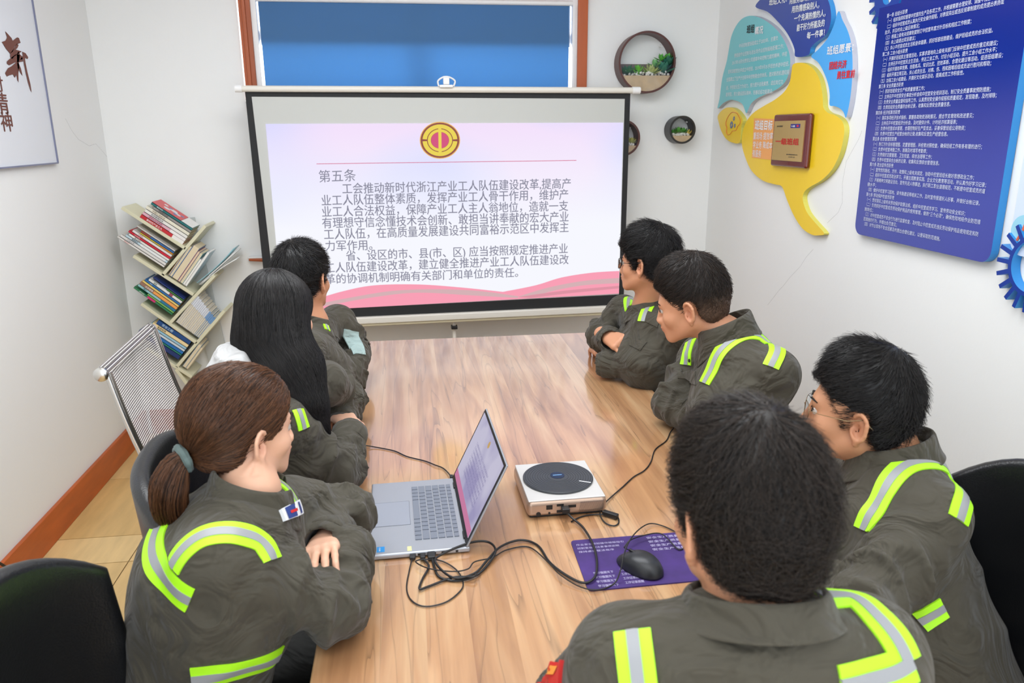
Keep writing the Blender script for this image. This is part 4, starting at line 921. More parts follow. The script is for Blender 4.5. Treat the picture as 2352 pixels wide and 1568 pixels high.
for k in range(5):
    a = 2*math.pi*k/5; MB().tube([(sb[0], sb[1], .10), (sb[0]+.27*math.cos(a), sb[1]+.27*math.sin(a), .045)], [.02, .012], 8).build('leg', M['chrome'], mc_, smooth=True)

# ---------------------------------------------------------------- leaning tree bookshelf
YSH = 4.24; DSH = YB-.002-YSH
def PB(px, py): return K(px, py, Y=YSH)
M['shelf'] = mat('cream_shelf', srgb(216, 212, 182), rough=.5)
bs = empty('bookshelf', (-1.3, YB, 0), label='cream tree-shaped bookshelf with slanted boards in the left corner', cat='bookshelf')
def board(a, b_, name='shelf_board', th=.017, y0=YSH, y1=YB-.004):
    a, b_ = np.array(a), np.array(b_); d_ = b_-a; L = np.linalg.norm(d_); d_ /= L; c_ = (a+b_)/2; c_[1] = (y0+y1)/2
    R = np.array([[d_[0], 0, -d_[2]], [0, 1, 0], [d_[2], 0, d_[0]]]); return MB().box(c_, (L, y1-y0, th), R).build(name, M['shelf'], bs, bevel=.0015)
BSL = [((279, 477), (426, 571)), ((306, 588), (444, 677)), ((324, 698), (452, 788)), ((336, 800), (440, 866))]
FSL = [((470, 520), (372, 633)), ((490, 633), (389, 740)), ((515, 714), (404, 843))]
FSL = [((471, 519), (373, 632)), ((492, 633), (391, 741)), ((515, 714), (405, 843))]
for a, c in BSL: board(PB(*a), PB(*c))
for a, c in FSL: board(PB(*a), PB(*c))
board(PB(470, 940), PB(404, 848), 'shelf_board'); 
s0 = PB(440, 866); MB().box((s0[0], (YSH+YB)/2, .17), (.05, .17, .34)).build('post', M['shelf'], bs); MB().box((s0[0]-.02, 4.27, .012), (.44, .32, .024)).build('foot', M['shelf'], bs, bevel=.003)
MB().box((s0[0]+.06, YB-.012, .80), (.11, .012, .9), np.array(Matrix.Rotation(-.12, 3, 'Y'))).build('back_panel', mat('grey_back', srgb(196, 200, 198), rough=.6), bs)
PAGE = mat('book_pages', srgb(224, 208, 176), rough=.9, var=.06, vscale=120, stretch=(1, 1, 12)); PAGEW = mat('book_pages_white', srgb(238, 236, 230), rough=.9)
_cm = {}
def cmat(c):
    if c not in _cm: _cm[c] = mat('book_cover', srgb(*c), rough=.35)
    return _cm[c]
def book(label, o, ud, vd, L, T, col, dep=.15, y0=0.0, page_end=False, group='books on the cream bookshelf', band=None, title=None, tcol=None, pm_=None, pagefront=False):
    """o corner, ud long direction, vd thickness direction (both in the shelf's front plane)"""
    o = np.array(o, float); ud = np.array(ud); vd = np.array(vd); yv = np.array([0, 1., 0]); R = np.stack([ud, yv, vd], 1)
    r = empty('book', tuple(o), label=label, cat='book', group=group); yf = YSH+.006+y0; m = cmat(col)
    c_ = o+ud*L/2+vd*T/2; c_[1] = yf+dep/2; cv_ = .0014
    b1 = MB(); b1.box(c_+vd*(T/2-cv_/2), (L, dep, cv_), R); b1.box(c_-vd*(T/2-cv_/2), (L, dep, cv_), R)
    if not pagefront: b1.box(c_-yv*(dep/2-cv_/2), (L, cv_, T), R)
    b1.build('cover', m, r)
    MB().box(c_+yv*(.0 if pagefront else .001), (L-.004, dep-.004, T-2*cv_-.0002), R).build('pages', pm_ or PAGE, r)
    if pagefront and band: MB().box(c_-yv*(dep/2+.0008)+ud*(band[1]-.5)*L, (L*band[2], .0014, T*.8), R).build('cover_flap', cmat(band[0]), r)
    if not pagefront:
        if band: MB().box(c_-yv*(dep/2+.0003)+ud*(band[1]-.5)*L, (L*band[2], .0006, T-.0008), R).build('spine_band', cmat(band[0]), r)
        if title:
            Wt = Writing(); hh = T*.62; s_ = c_-yv*(dep/2+.0010)+ud*(L*.5)*.86-vd*hh*.38; s_ = c_-yv*(dep/2+.0012)+ud*(L*.36)-vd*hh*.36
            Wt.line(title, lambda u, v: s_-ud*u+vd*v, 0, 0, hh, .015 if T > .012 else 0, width=min(L*.62, hh*1.02*len(title))); Wt.build('spine_title', cmat(tcol or (240, 240, 240)), r)
    return r
def unit(a, b_): d_ = PB(*b_)-PB(*a); return d_/np.linalg.norm(d_)
TH = .0105
def left_cell(corner_b, dirb, dirf, specs, gap=.002, nm=''):
    """books lie on the \\ board with their spines along it, stacked up along the / board"""
    ul_ = unit(*dirb); vf = unit(*dirf); vf = vf-ul_*(vf@ul_); vf /= np.linalg.norm(vf)
    o = PB(*corner_b)+ul_*.012+vf*TH
    for (label, L, T, col, kw) in specs:
        book(label, o+ul_*gap, ul_, vf, L, T, col, **kw); o = o+vf*(T+.0006)
bdir = ((426, 571), (279, 477)); fdir = ((373, 632), (471, 519))
left_cell((421, 569), bdir, fdir, [
    ('red-and-white book lowest on the top board with white lettering', .245, .020, (196, 34, 44), dict(band=((236, 232, 228), .13, .26), title='新时代产业工人', tcol=(244, 236, 236))),
    ('pink and white paperback on the red book of the top board', .243, .017, (222, 172, 186), dict(band=((236, 232, 230), .18, .36), title='班组长安全管理', tcol=(150, 60, 90))),
    ('white paperback with dark small title in the top board stack', .240, .018, (230, 228, 222), dict(title='安全管理实务', tcol=(90, 90, 96))),
    ('cream paperback with brown lettering in the top board stack', .245, .019, (228, 224, 204), dict(title='中国工运史话', tcol=(150, 130, 110))),
    ('grey paperback with black lettering under the topmost book', .215, .014, (150, 146, 142), dict(title='班组建设手册', tcol=(50, 50, 50))),
    ('topmost book on the shelf with a teal spine and a red picture cover', .235, .013, (24, 108, 110), dict(title='跟着党走', tcol=(230, 240, 240))),
])
# picture cover of the top book
ul_ = unit(*bdir); vf_ = unit(*fdir); vf_ = vf_-ul_*(vf_@ul_); vf_ /= np.linalg.norm(vf_); o_ = PB(421, 569)+ul_*.014+vf_*(TH+.1055)
Rb = np.stack([ul_, np.array([0, 1., 0]), vf_], 1); c_ = o_+ul_*.1175; c_[1] = YSH+.006+.075
pcov = MB().box(c_+ul_*.035, (.165, .148, .0008), Rb).build('picture_cover', mat('red_picture', srgb(214, 62, 66), rough=.35)); adopt(pcov, [o for o in COL.objects if o.get('label', '').startswith('topmost book')][0])
b_ = MB()
for du, dy, r_ in ((.05, -.02, .018), (.02, .01, .022), (-.01, -.01, .015), (.07, .03, .012)): b_.lathe([(r_, 0), (r_, .0004)], c_+ul_*du+np.array([0, dy, 0])+vf_*.0005, axis=vf_, n=14)
b_.build('cover_print', cmat((226, 226, 226)), pcov)
b_ = MB()
for du, dy, r_ in ((.04, .02, .010), (.0, -.03, .012), (-.03, .01, .010)): b_.lathe([(r_, 0), (r_, .0004)], c_+ul_*du+np.array([0, dy, 0])+vf_*.0008, axis=vf_, n=12)
b_.build('cover_print', cmat((60, 130, 190)), pcov)
MB().box(c_-ul_*.082, (.065, .148, .0009), Rb).build('cover_label', cmat((238, 236, 232)), pcov)
left_cell((378, 622), ((444, 677), (306, 588)), fdir, [
    ('white magazine lowest on the second board with red lettering', .27, .012, (226, 222, 216), dict(title='安全生产', tcol=(200, 60, 70))),
    ('white paperback with faint lettering low on the second board', .26, .016, (220, 218, 214), dict(title='工会工作', tcol=(120, 120, 130))),
    ('pale blue and white paperback on the second board', .24, .014, (190, 214, 224), dict(band=((228, 230, 230), .35, .6), title='思想政治', tcol=(40, 40, 50))),
    ('white book with black lettering in the middle of the second board', .23, .013, (232, 228, 222), dict(title='职工文化', tcol=(30, 30, 34))),
    ('bright red book with white lettering on the second board', .24, .012, (206, 28, 52), dict(title='工人队伍', tcol=(250, 240, 240), band=((206, 28, 52), .1, .2))),
    ('white and pink paperback above the bright red book', .225, .014, (228, 220, 216), dict(title='工作法', tcol=(190, 110, 120))),
    ('yellow slim book on the second board', .19, .008, (214, 190, 60), dict(band=((196, 130, 40), .2, .4))),
    ('slim blue book with a brown end high on the second board', .19, .012, (46, 98, 160), dict(band=((140, 60, 44), .86, .28))),
    ('grey spiral notebook on top of the second board stack', .22, .010, (206, 202, 196), dict()),
])
left_cell((396, 731), ((452, 788), (324, 698)), ((391, 741), (492, 633)), [
    ('green and pink slim book lowest on the third board', .235, .012, (50, 128, 84), dict(band=((206, 44, 112), .55, .2), title='绿色发展', tcol=(230, 240, 230))),
    ('light green slim book on the third board', .16, .010, (122, 186, 92), dict()),
    ('pale teal paperback on the third board', .225, .014, (150, 196, 200), dict(band=((40, 116, 150), .2, .4), title='港口', tcol=(40, 60, 80))),
    ('orange book with a brown end on the third board', .225, .018, (236, 160, 84), dict(band=((150, 112, 96), .82, .36), title='企业管理', tcol=(250, 240, 230))),
    ('yellow paperback on the third board', .22, .012, (232, 206, 120), dict()),
    ('blue paperback with a white end on the third board', .215, .012, (44, 110, 172), dict(title='安全', tcol=(230, 240, 250))),
    ('white paperback with a maroon mark on the third board', .20, .016, (226, 226, 222), dict(band=((150, 70, 90), .33, .1), title='读者', tcol=(70, 120, 90))),
    ('green slim book near the top of the third board', .10, .010, (60, 122, 60), dict()),
    ('dark blue slim book on top of the third board stack', .19, .008, (38, 60, 128), dict()),
])
left_cell((411, 833), ((440, 866), (336, 800)), ((405, 843), (515, 714)), [
    ('navy blue book lowest on the bottom board', .25, .026, (24, 50, 108), dict(title='辞海', tcol=(230, 230, 235))),
    ('slim green and blue book on the bottom board', .20, .010, (40, 130, 110), dict()),
    ('bright blue paperback on the bottom board', .22, .018, (30, 110, 180), dict(band=((60, 160, 210), .8, .3))),
    ('white and blue paperback on the bottom board', .225, .014, (206, 216, 222), dict(title='经济学', tcol=(60, 80, 120))),
    ('light blue paperback on the bottom board', .225, .014, (150, 196, 220), dict()),
    ('cream hardback with black lettering on the bottom board', .215, .020, (238, 216, 164), dict(title='毛泽东传', tcol=(40, 40, 40))),
    ('dark blue thick book with white lettering on the bottom board', .20, .026, (20, 72, 132), dict(title='安全工程', tcol=(190, 220, 240))),
    ('orange picture book on top of the bottom board stack', .12, .012, (214, 118, 54), dict()),
])
# right cells: books stand on the \ board and lean on the / board, pages to the front
def right_cell(corner, dirb, dirf, specs):
    ud = unit(*dirb); vf = unit(*dirf); vf = vf-ud*(vf@ud); vf /= np.linalg.norm(vf); o = PB(*corner)+ud*.012+vf*TH
    for (label, L, T, col, kw) in specs:
        book(label, o, vf, ud, L, T, col, pagefront=True, **kw); o = o+ud*(T+.0008)
right_cell((378, 632), ((306, 588), (444, 677)), fdir, [
    ('brown slim book leaning first in the upper right cell', .17, .006, (170, 140, 120), {}), ('blue and cream paperback in the upper right cell', .20, .014, (70, 130, 190), {}),
    ('thick cream dictionary with a blue cover edge in the upper right cell', .215, .034, (30, 84, 140), {}), ('paperback with pink and yellow tabs in the upper right cell', .20, .012, (190, 70, 100), {}),
    ('paperback with a teal cover in the upper right cell', .20, .016, (60, 150, 160), {}), ('white paperback in the upper right cell', .17, .010, (220, 214, 204), dict(pm_=PAGEW)),
    ('white magazine at the outer end of the upper right cell', .225, .012, (210, 214, 216), dict(pm_=PAGEW)),
])
# fanned magazine standing out of the upper right cell
mg = empty('magazine', tuple(PB(510, 600)), label='open white magazine sticking out of the upper right cell of the bookshelf', cat='magazine')
for k, (ex_, ey_, sx_, sy_) in enumerate(((531, 570, 450, 650), (538, 580, 455, 655), (543, 598, 458, 655))):
    a_, c_ = PB(sx_, sy_), PB(ex_, ey_); d_ = c_-a_; n_v = np.array([-d_[2], 0, d_[0]]); n_v /= np.linalg.norm(n_v); P0 = []
    for j, yy in enumerate((YSH+.012+.004*k, YSH+.17)):
        for t in np.linspace(0, 1, 8): P0.append(a_+d_*t+n_v*(.012*math.sin(t*2.5)*(k-1))+np.array([0, yy-YSH, 0]))
    Fc = [(i, i+1, i+9, i+8) for i in range(7)]
    o = obj_from('leaf', P0, Fc, cmat((236, 236, 232)) if k else cmat((150, 196, 206)), mg, True); s_ = o.modifiers.new('s', 'SOLIDIFY'); s_.thickness = .004
sp_ = [('slim magazine %d' % k) for k in range(14)]
ud = unit((324, 698), (452, 788)); vf = unit((391, 741), (492, 633)); vf = vf-ud*(vf@ud); vf /= np.linalg.norm(vf); o_ = PB(396, 740)+ud*.012+vf*TH
for k in range(17):
    T_ = .0078+.001*(k % 3); book(('cream-paged booklet in the middle right cell, ' + ('first at the lower left end' if k == 0 else 'last at the outer right end' if k == 16 else ['second', 'third', 'fourth', 'fifth', 'sixth', 'seventh', 'eighth', 'ninth', 'tenth', 'eleventh', 'twelfth', 'thirteenth', 'fourteenth', 'fifteenth', 'sixteenth'][k-1]+' from the lower left')), o_, vf, ud, .19-.003*k+.004*(k % 2), T_, (206, 212, 220) if k < 12 else (120, 160, 200), pagefront=True, group='pale booklets in the middle right cell', band=((214, 218, 226) if k < 11 else (110, 150, 196), .85, .30))
    o_ = o_+ud*(T_+.0006)
right_cell((411, 842), ((336, 800), (440, 866)), ((405, 843), (515, 714)), [
    ('cream book with a blue edge in the lowest right cell', .16, .020, (60, 130, 180), {}), ('slim cream book in the lowest right cell', .15, .012, (200, 190, 160), {}),
])
# ---------------------------------------------------------------- figures: distance-field sculpting
class Field:
    def __init__(s, lo, hi, h):
        s.lo = np.array(lo, float); s.h = h; s.n = np.maximum(4, np.ceil((np.array(hi)-s.lo)/h).astype(int)+1); s.D = np.full(s.n, .2, np.float32)
    def sl(s, lo, hi, m):
        a = np.clip(np.floor((np.minimum(lo, hi)-m-s.lo)/s.h).astype(int), 0, s.n-1); b = np.clip(np.ceil((np.maximum(lo, hi)+m-s.lo)/s.h).astype(int)+1, 1, s.n)
        b = np.maximum(b, a+1); sl = tuple(slice(a[i], b[i]) for i in range(3))
        g = [((np.arange(a[i], b[i])*s.h+s.lo[i]).astype(np.float32)) for i in range(3)]
        return sl, g[0][:, None, None], g[1][None, :, None], g[2][None, None, :]
    def add(s, sl, d, k):
        A = s.D[sl]
        if k > 0: hh = np.clip(.5+.5*(A-d)/k, 0, 1); s.D[sl] = A*(1-hh)+d*hh-k*hh*(1-hh)
        else: s.D[sl] = np.minimum(A, d)
    def sub(s, sl, d, k):
        A = s.D[sl]; d = -d; hh = np.clip(.5-.5*(A-d)/k, 0, 1); s.D[sl] = A*(1-hh)+d*hh+k*hh*(1-hh)
    def cone(s, a, b, ra, rb, k=.02, wr=None, sub=False, flat=None):
        a = np.array(a, float); b = np.array(b, float); r = max(ra, rb)+(.012 if wr else 0); sl, X, Y, Z = s.sl(np.minimum(a, b), np.maximum(a, b), r+k+.012)
        ab = b-a; L = np.linalg.norm(ab)+1e-9; t0 = ((X-a[0])*ab[0]+(Y-a[1])*ab[1]+(Z-a[2])*ab[2])/(L*L); t = np.clip(t0, 0, 1)
        px, py, pz = X-a[0]-t*ab[0], Y-a[1]-t*ab[1], Z-a[2]-t*ab[2]
        if flat is not None:
            n, f = flat; q = px*n[0]+py*n[1]+pz*n[2]; e = q*(f-1); px, py, pz = px+e*n[0], py+e*n[1], pz+e*n[2]
        d = np.sqrt(px*px+py*py+pz*pz)-(ra+(rb-ra)*t)
        if wr:
            amp, fr, tc, tw, ph = wr; u = ab/L; q = np.array([0, 0, 1.]) if abs(u[2]) < .8 else np.array([1., 0, 0]); e1 = np.cross(u, q); e1 /= np.linalg.norm(e1); e2 = np.cross(u, e1)
            phi = np.arctan2(px*e2[0]+py*e2[1]+pz*e2[2], px*e1[0]+py*e1[1]+pz*e1[2]); w = np.exp(-((t0-tc)/tw)**2)
            f1 = 1-np.abs(np.sin(fr*t0*L+1.3*np.sin(phi+ph)+.7*np.sin(2*phi+ph*2.1))); f2 = 1-np.abs(np.sin(fr*.63*t0*L-1.6*np.sin(phi*1+ph*1.7)+1.1))
            d = d-amp*w*(f1**1.4*.95+f2**1.3*.8-.5)
        (s.sub if sub else s.add)(sl, d, k)
    def ell(s, c, r, R=None, k=.02, sub=False):
        c = np.array(c, float); r = np.array(r, float); R = np.eye(3) if R is None else R; m = r.max(); sl, X, Y, Z = s.sl(c-m, c+m, k+.01)
        x, y, z_ = X-c[0], Y-c[1], Z-c[2]; q = [(x*R[0, i]+y*R[1, i]+z_*R[2, i])/r[i] for i in range(3)]
        kk = np.sqrt(q[0]**2+q[1]**2+q[2]**2); k1 = np.sqrt((q[0]/r[0])**2+(q[1]/r[1])**2+(q[2]/r[2])**2)+1e-6
        d = np.where(kk < .3, (kk-1)*r.min(), kk*(kk-1)/k1); (s.sub if sub else s.add)(sl, d, k)
    def slab(s, a, b, lat, wa, wb, k=.03, wr=None):
        """elliptic body section from a to b; wa, wb = (half width, half depth)"""
        a = np.array(a, float); b = np.array(b, float); m = max(wa[0], wb[0]); sl, X, Y, Z = s.sl(np.minimum(a, b), np.maximum(a, b), m+k)
        ab = b-a; L = np.linalg.norm(ab); u = ab/L; lat = lat-u*(lat@u); lat /= np.linalg.norm(lat); dp = np.cross(lat, u)
        x, y, z_ = X-a[0], Y-a[1], Z-a[2]; t0 = (x*u[0]+y*u[1]+z_*u[2])/L; t = np.clip(t0, 0, 1); ex = (t0-t)*L
        l = x*lat[0]+y*lat[1]+z_*lat[2]; q = x*dp[0]+y*dp[1]+z_*dp[2]; w = wa[0]+(wb[0]-wa[0])*t; dd = wa[1]+(wb[1]-wa[1])*t
        kk = np.sqrt(np.abs(l/w)**2.3+np.abs(q/dd)**2.3+np.abs(ex/dd)**2.3+1e-9); d = (kk-1)*dd*.95
        if wr: d = d-wr[0]*((1-np.abs(np.sin(wr[1]*t0*L+2*l/w+wr[2]+.8*np.sin(5*q/dd))))-.4)
        s.add(sl, d, k)
    def cut(s, p, n, k=.004):
        """remove what lies beyond the plane"""
        X = (np.arange(s.n[0])*s.h+s.lo[0])[:, None, None]; Y = (np.arange(s.n[1])*s.h+s.lo[1])[None, :, None]; Z = (np.arange(s.n[2])*s.h+s.lo[2])[None, None, :]
        s.D = np.maximum(s.D, ((X-p[0])*n[0]+(Y-p[1])*n[1]+(Z-p[2])*n[2]).astype(np.float32))
    def mesh(s, smooth=1):
        D = s.D; n = D.shape; ins = D < 0; C = [ins[i:n[0]-1+i, j:n[1]-1+j, k:n[2]-1+k] for i in (0, 1) for j in (0, 1) for k in (0, 1)]
        cnt = sum(c.astype(np.int8) for c in C); act = (cnt > 0) & (cnt < 8); idx = np.full(act.shape, -1, np.int32); ii = np.argwhere(act); idx[tuple(ii.T)] = np.arange(len(ii))
        P = np.zeros((len(ii), 3)); Wt = np.zeros(len(ii)); off = [(i, j, k) for i in (0, 1) for j in (0, 1) for k in (0, 1)]
        val = {o: D[ii[:, 0]+o[0], ii[:, 1]+o[1], ii[:, 2]+o[2]] for o in off}
        for a in off:
            for ax in range(3):
                if a[ax] == 0:
                    b = list(a); b[ax] = 1; va, vb = val[a], val[tuple(b)]; cr = (va < 0) != (vb < 0)
                    t = np.where(cr, va/(va-vb+1e-12), 0); q = np.tile(np.array(a, float), (len(ii), 1)); q[:, ax] += t; P[cr] += q[cr]; Wt[cr] += 1
        V = (ii+P/Wt[:, None])*s.h+s.lo; Q = []
        for ax in range(3):
            o1, o2 = [(1, 2), (2, 0), (0, 1)][ax]
            sA = [slice(1, n[i]-1) for i in range(3)]; sA[ax] = slice(0, n[ax]-1); sB = list(sA); sB[ax] = slice(1, n[ax]); A = ins[tuple(sA)]; B = ins[tuple(sB)]; cr = np.argwhere(A != B)
            if len(cr) == 0: continue
            fl = A[tuple(cr.T)]; base = cr.copy()
            for i in range(3):
                if i != ax: base[:, i] += 1
            e1 = np.zeros(3, int); e1[o1] = 1; e2 = np.zeros(3, int); e2[o2] = 1
            g = lambda q: idx[q[:, 0], q[:, 1], q[:, 2]]
            q4 = np.stack([g(base-e1-e2), g(base-e2), g(base), g(base-e1)], 1); q4[~fl] = q4[~fl][:, ::-1]; Q.append(q4)
        Q = np.concatenate(Q); Q = Q[(Q >= 0).all(1)]
        for _ in range(smooth):  # one gentle relax to take out the grid steps
            S = np.zeros_like(V); c = np.zeros(len(V))
            for i in range(4):
                np.add.at(S, Q[:, i], V[Q[:, (i+1) % 4]]); np.add.at(S, Q[:, (i+1) % 4], V[Q[:, i]]); np.add.at(c, Q[:, i], 1); np.add.at(c, Q[:, (i+1) % 4], 1)
            V = V*.5+S/c[:, None]*.5
        return V, Q

def Rfrom(az, pitch=0, roll=0):
    """columns: right(+x of the person), forward, up.  az from +Y towards +X, pitch up positive, roll to the right positive"""
    return np.array(Matrix.Rotation(-az, 3, 'Z') @ Matrix.Rotation(pitch, 3, 'X') @ Matrix.Rotation(roll, 3, 'Y'))
def sculpt_head(f, O, R, s=1.0, female=False):
    T = lambda x, y, z: O+R@(np.array([x, y, z])*s)
    E = lambda c, r, k=.02, sub=False: f.ell(T(*c), np.array(r)*s, R, k*s, sub)
    Cn = lambda a, b, ra, rb, k=.015, sub=False: f.cone(T(*a), T(*b), ra*s, rb*s, k*s, sub=sub)
    E((0, -.018, .044), (.075, .093, .088), .01); E((0, .030, .012), (.062, .060, .080), .03); E((0, .035, -.045), (.052, .052, .045), .03)
    j = .92 if female else 1.0
    for sx in (-1, 1):
        Cn((sx*.055*j, -.002, -.038), (sx*.020, .070, -.080), .020, .016, .02); E((sx*.042, .058, -.018), (.022, .024, .022), .02)
        E((sx*.031, .105, .008), (.017, .013, .010), .012, True)
    E((0, .078, -.083), (.020, .016, .015), .02); Cn((-.028, .078, .026), (.028, .078, .026), .013, .013, .016)
    Cn((0, .090, .012), (0, .106, -.026), .0065, .0088, .010)
    for sx in (-1, 1): E((sx*.012, .099, -.028), (.008, .010, .007), .008)
    E((0, .075, -.050), (.030, .024, .024), .02); E((0, .098, -.047), (.021, .0075, .0050), .004); E((0, .096, -.0565), (.018, .0075, .0058), .004)
    for sx in (-1, 1): # ears
        ec = np.array([sx*.078, -.004, .0]); al = math.radians(28)*sx; Re = np.array(Matrix.Rotation(al, 3, 'Z') @ Matrix.Rotation(math.radians(-10), 3, 'X')); P_ = lambda u, v, w: ec+Re@np.array([w*sx, u, v])
        f.ell(T(*P_(-.002, -.001, -.001)), np.array([.0045, .015, .029])*s, R@Re, .006*s)
        pts = []
        for t in np.linspace(math.radians(-150), math.radians(130), 13): pts.append(P_(-math.cos(t)*.0165-.002-(.003 if math.sin(t) > 0 else 0), math.sin(t)*.028+.003, .006))
        for a, b in zip(pts[:-1], pts[1:]): Cn(a, b, .0042, .0042, .003)
        E(P_(.004, -.030, .003), (.006, .007, .009), .005); E(P_(.003, .0, .004), (.006, .008, .011), .004, True); E(P_(.013, -.003, .003), (.004, .005, .007), .003)
    return T
def sculpt_hand(f, wrist, dirv, back, side, curl=.9, s=1.0, thumb=True, spread=1.0):
    """dirv along the fingers, back = direction the back of the hand faces, side +1 when the thumb is on dirv x back"""
    d = np.array(dirv, float); d /= np.linalg.norm(d); n = np.array(back, float); n = n-d*(n@d); n /= np.linalg.norm(n); l = np.cross(d, n)*side
    w = np.array(wrist, float); P_ = lambda a, b, c: w+(d*a+l*b+n*c)*s
    f.cone(P_(-.05, 0, 0), P_(.012, 0, 0), .026*s, .025*s, .012, flat=(n, 1.25))
    for b in (-.028, -.010, .009, .027): f.cone(P_(.015, b*.6, 0), P_(.080, b, .002), .0145*s, .0125*s, .012)
    Ls = [(.027, .041, .024, .020, .0082), (.009, .046, .028, .022, .0088), (-.010, .043, .026, .021, .0085), (-.028, .034, .019, .018, .0076)]
    for i, (b, l1, l2, l3, r) in enumerate(Ls):
        p = P_(.080, b, .002); ang = 0; dd = d
        f.ell(p+n*.004*s, (r*1.12*s,)*3, None, .004)
        for q, (ln, cc) in enumerate(((l1, .8), (l2, 1.15), (l3, .8))):
            ang += cc*curl; v = d*math.cos(ang)-n*math.sin(ang)+l*.06*spread*(1.5-i)*(1 if q == 0 else 0); v /= np.linalg.norm(v); e = p+v*ln*s
            f.cone(p, e, r*s*(1-.06*q), r*s*(.96-.08*q), .0025); p = e
    if thumb:
        p0 = P_(.018, .022, -.004); p1 = P_(.052, .048, -.014-.01*curl); p2 = P_(.080, .050-.012*curl, -.020-.02*curl); p3 = P_(.100, .040-.020*curl, -.022-.03*curl)
        f.cone(p0, p1, .015*s, .011*s, .010); f.cone(p1, p2, .0105*s, .0095*s, .003); f.cone(p2, p3, .0095*s, .008*s, .003)

def skin_mat(name, col):
    m = mat(name, col, rough=.5, bump=.04, bscale=500, spec=.4); b = m.node_tree.nodes['Principled BSDF']
    b.inputs['Subsurface Weight'].default_value = .12; b.inputs['Subsurface Radius'].default_value = (1, .35, .2); b.inputs['Subsurface Scale'].default_value = .01
    nt = m.node_tree; at = nt.nodes.new('ShaderNodeAttribute'); at.attribute_name = 'tint'; mx = nt.nodes.new('ShaderNodeMix'); mx.data_type = 'RGBA'; mx.inputs[6].default_value = col; mx.inputs[7].default_value = (col[0]*.80, col[1]*.50, col[2]*.50, 1)
    n = nt.nodes.new('ShaderNodeTexNoise'); n.inputs['Scale'].default_value = 22; ma = nt.nodes.new('ShaderNodeMath'); ma.operation = 'MULTIPLY_ADD'; ma.inputs[1].default_value = .18
    nt.links.new(n.outputs[0], ma.inputs[0]); nt.links.new(at.outputs['Fac'], ma.inputs[2]); nt.links.new(ma.outputs[0], mx.inputs[0]); nt.links.new(mx.outputs[2], b.inputs['Base Color']); return m
def cloth(name, col, rough=.8):
    m = bpy.data.materials.new(name); m.use_nodes = True; nt = m.node_tree; b = nt.nodes['Principled BSDF']; N = nt.nodes.new; L = nt.links.new
    tc = N('ShaderNodeTexCoord'); n1 = N('ShaderNodeTexNoise'); n1.inputs['Scale'].default_value = 9; n1.inputs['Detail'].default_value = 3; n1.inputs['Distortion'].default_value = 1.2; L(tc.outputs['Object'], n1.inputs[0])
    n2 = N('ShaderNodeTexNoise'); n2.inputs['Scale'].default_value = 700; L(tc.outputs['Object'], n2.inputs[0])
    b1 = N('ShaderNodeBump'); b1.inputs['Strength'].default_value = .8; b1.inputs['Distance'].default_value = .055; rd_ = N('ShaderNodeTexNoise'); rd_.noise_type = 'RIDGED_MULTIFRACTAL'; rd_.inputs['Scale'].default_value = 4.5; rd_.inputs['Detail'].default_value = 1.5; rd_.inputs['Distortion'].default_value = .8; L(tc.outputs['Object'], rd_.inputs[0]); ax_ = N('ShaderNodeMath'); ax_.operation = 'MULTIPLY_ADD'; ax_.inputs[1].default_value = .55; L(rd_.outputs[0], ax_.inputs[0]); L(n1.outputs[0], ax_.inputs[2]); L(ax_.outputs[0], b1.inputs['Height'])
    b2 = N('ShaderNodeBump'); b2.inputs['Strength'].default_value = .18; b2.inputs['Distance'].default_value = .002; L(n2.outputs[0], b2.inputs['Height']); L(b1.outputs[0], b2.inputs['Normal']); L(b2.outputs[0], b.inputs['Normal'])
    r = N('ShaderNodeValToRGB'); r.color_ramp.elements[0].color = tuple(c*.86 for c in col[:3])+(1,); r.color_ramp.elements[1].color = tuple(c*1.1 for c in col[:3])+(1,); L(n1.outputs[0], r.inputs[0]); L(r.outputs[0], b.inputs['Base Color'])
    b.inputs['Roughness'].default_value = rough; b.inputs['Sheen Weight'].default_value = .12; b.inputs['Specular IOR Level'].default_value = .3; return m
def hair_mat(name, c0, c1, rough=.38):
    m = bpy.data.materials.new(name); m.use_nodes = True; nt = m.node_tree; b = nt.nodes['Principled BSDF']; N = nt.nodes.new; L = nt.links.new
    at = N('ShaderNodeAttribute'); at.attribute_name = 'strand'; r = N('ShaderNodeValToRGB'); r.color_ramp.elements[0].color = c0; r.color_ramp.elements[1].color = c1; L(at.outputs['Fac'], r.inputs[0]); L(r.outputs[0], b.inputs['Base Color'])
    b.inputs['Roughness'].default_value = rough; b.inputs['Specular IOR Level'].default_value = .35; return m
M['olive'] = cloth('olive_work_cloth', srgb(71, 67, 57)); M['trouser'] = cloth('dark_trouser_cloth', srgb(50, 50, 48))
M['lime'] = mat('lime_reflective', srgb(176, 248, 34), rough=.55); M['greyref'] = mat('silver_reflective', srgb(148, 150, 154), rough=.4)
_b = M['lime'].node_tree.nodes['Principled BSDF']; _b.inputs['Emission Color'].default_value = srgb(180, 255, 20); _b.inputs['Emission Strength'].default_value = 0.0
M['skinm'] = skin_mat('skin_tan', srgb(206, 150, 116)); M['skinf'] = skin_mat('skin_fair', srgb(224, 178, 150)); M['skind'] = skin_mat('skin_brown', srgb(190, 138, 104))
M['hblack'] = hair_mat('black_hair', srgb(9, 8, 9), srgb(44, 41, 41)); M['hsoft'] = hair_mat('dark_hair', srgb(16, 13, 12), srgb(58, 48, 42)); M['hcrop'] = hair_mat('cropped_hair', srgb(16, 15, 15), srgb(92, 70, 56), .5); M['hbrown'] = hair_mat('brown_hair', srgb(28, 17, 12), srgb(112, 72, 46), .32)
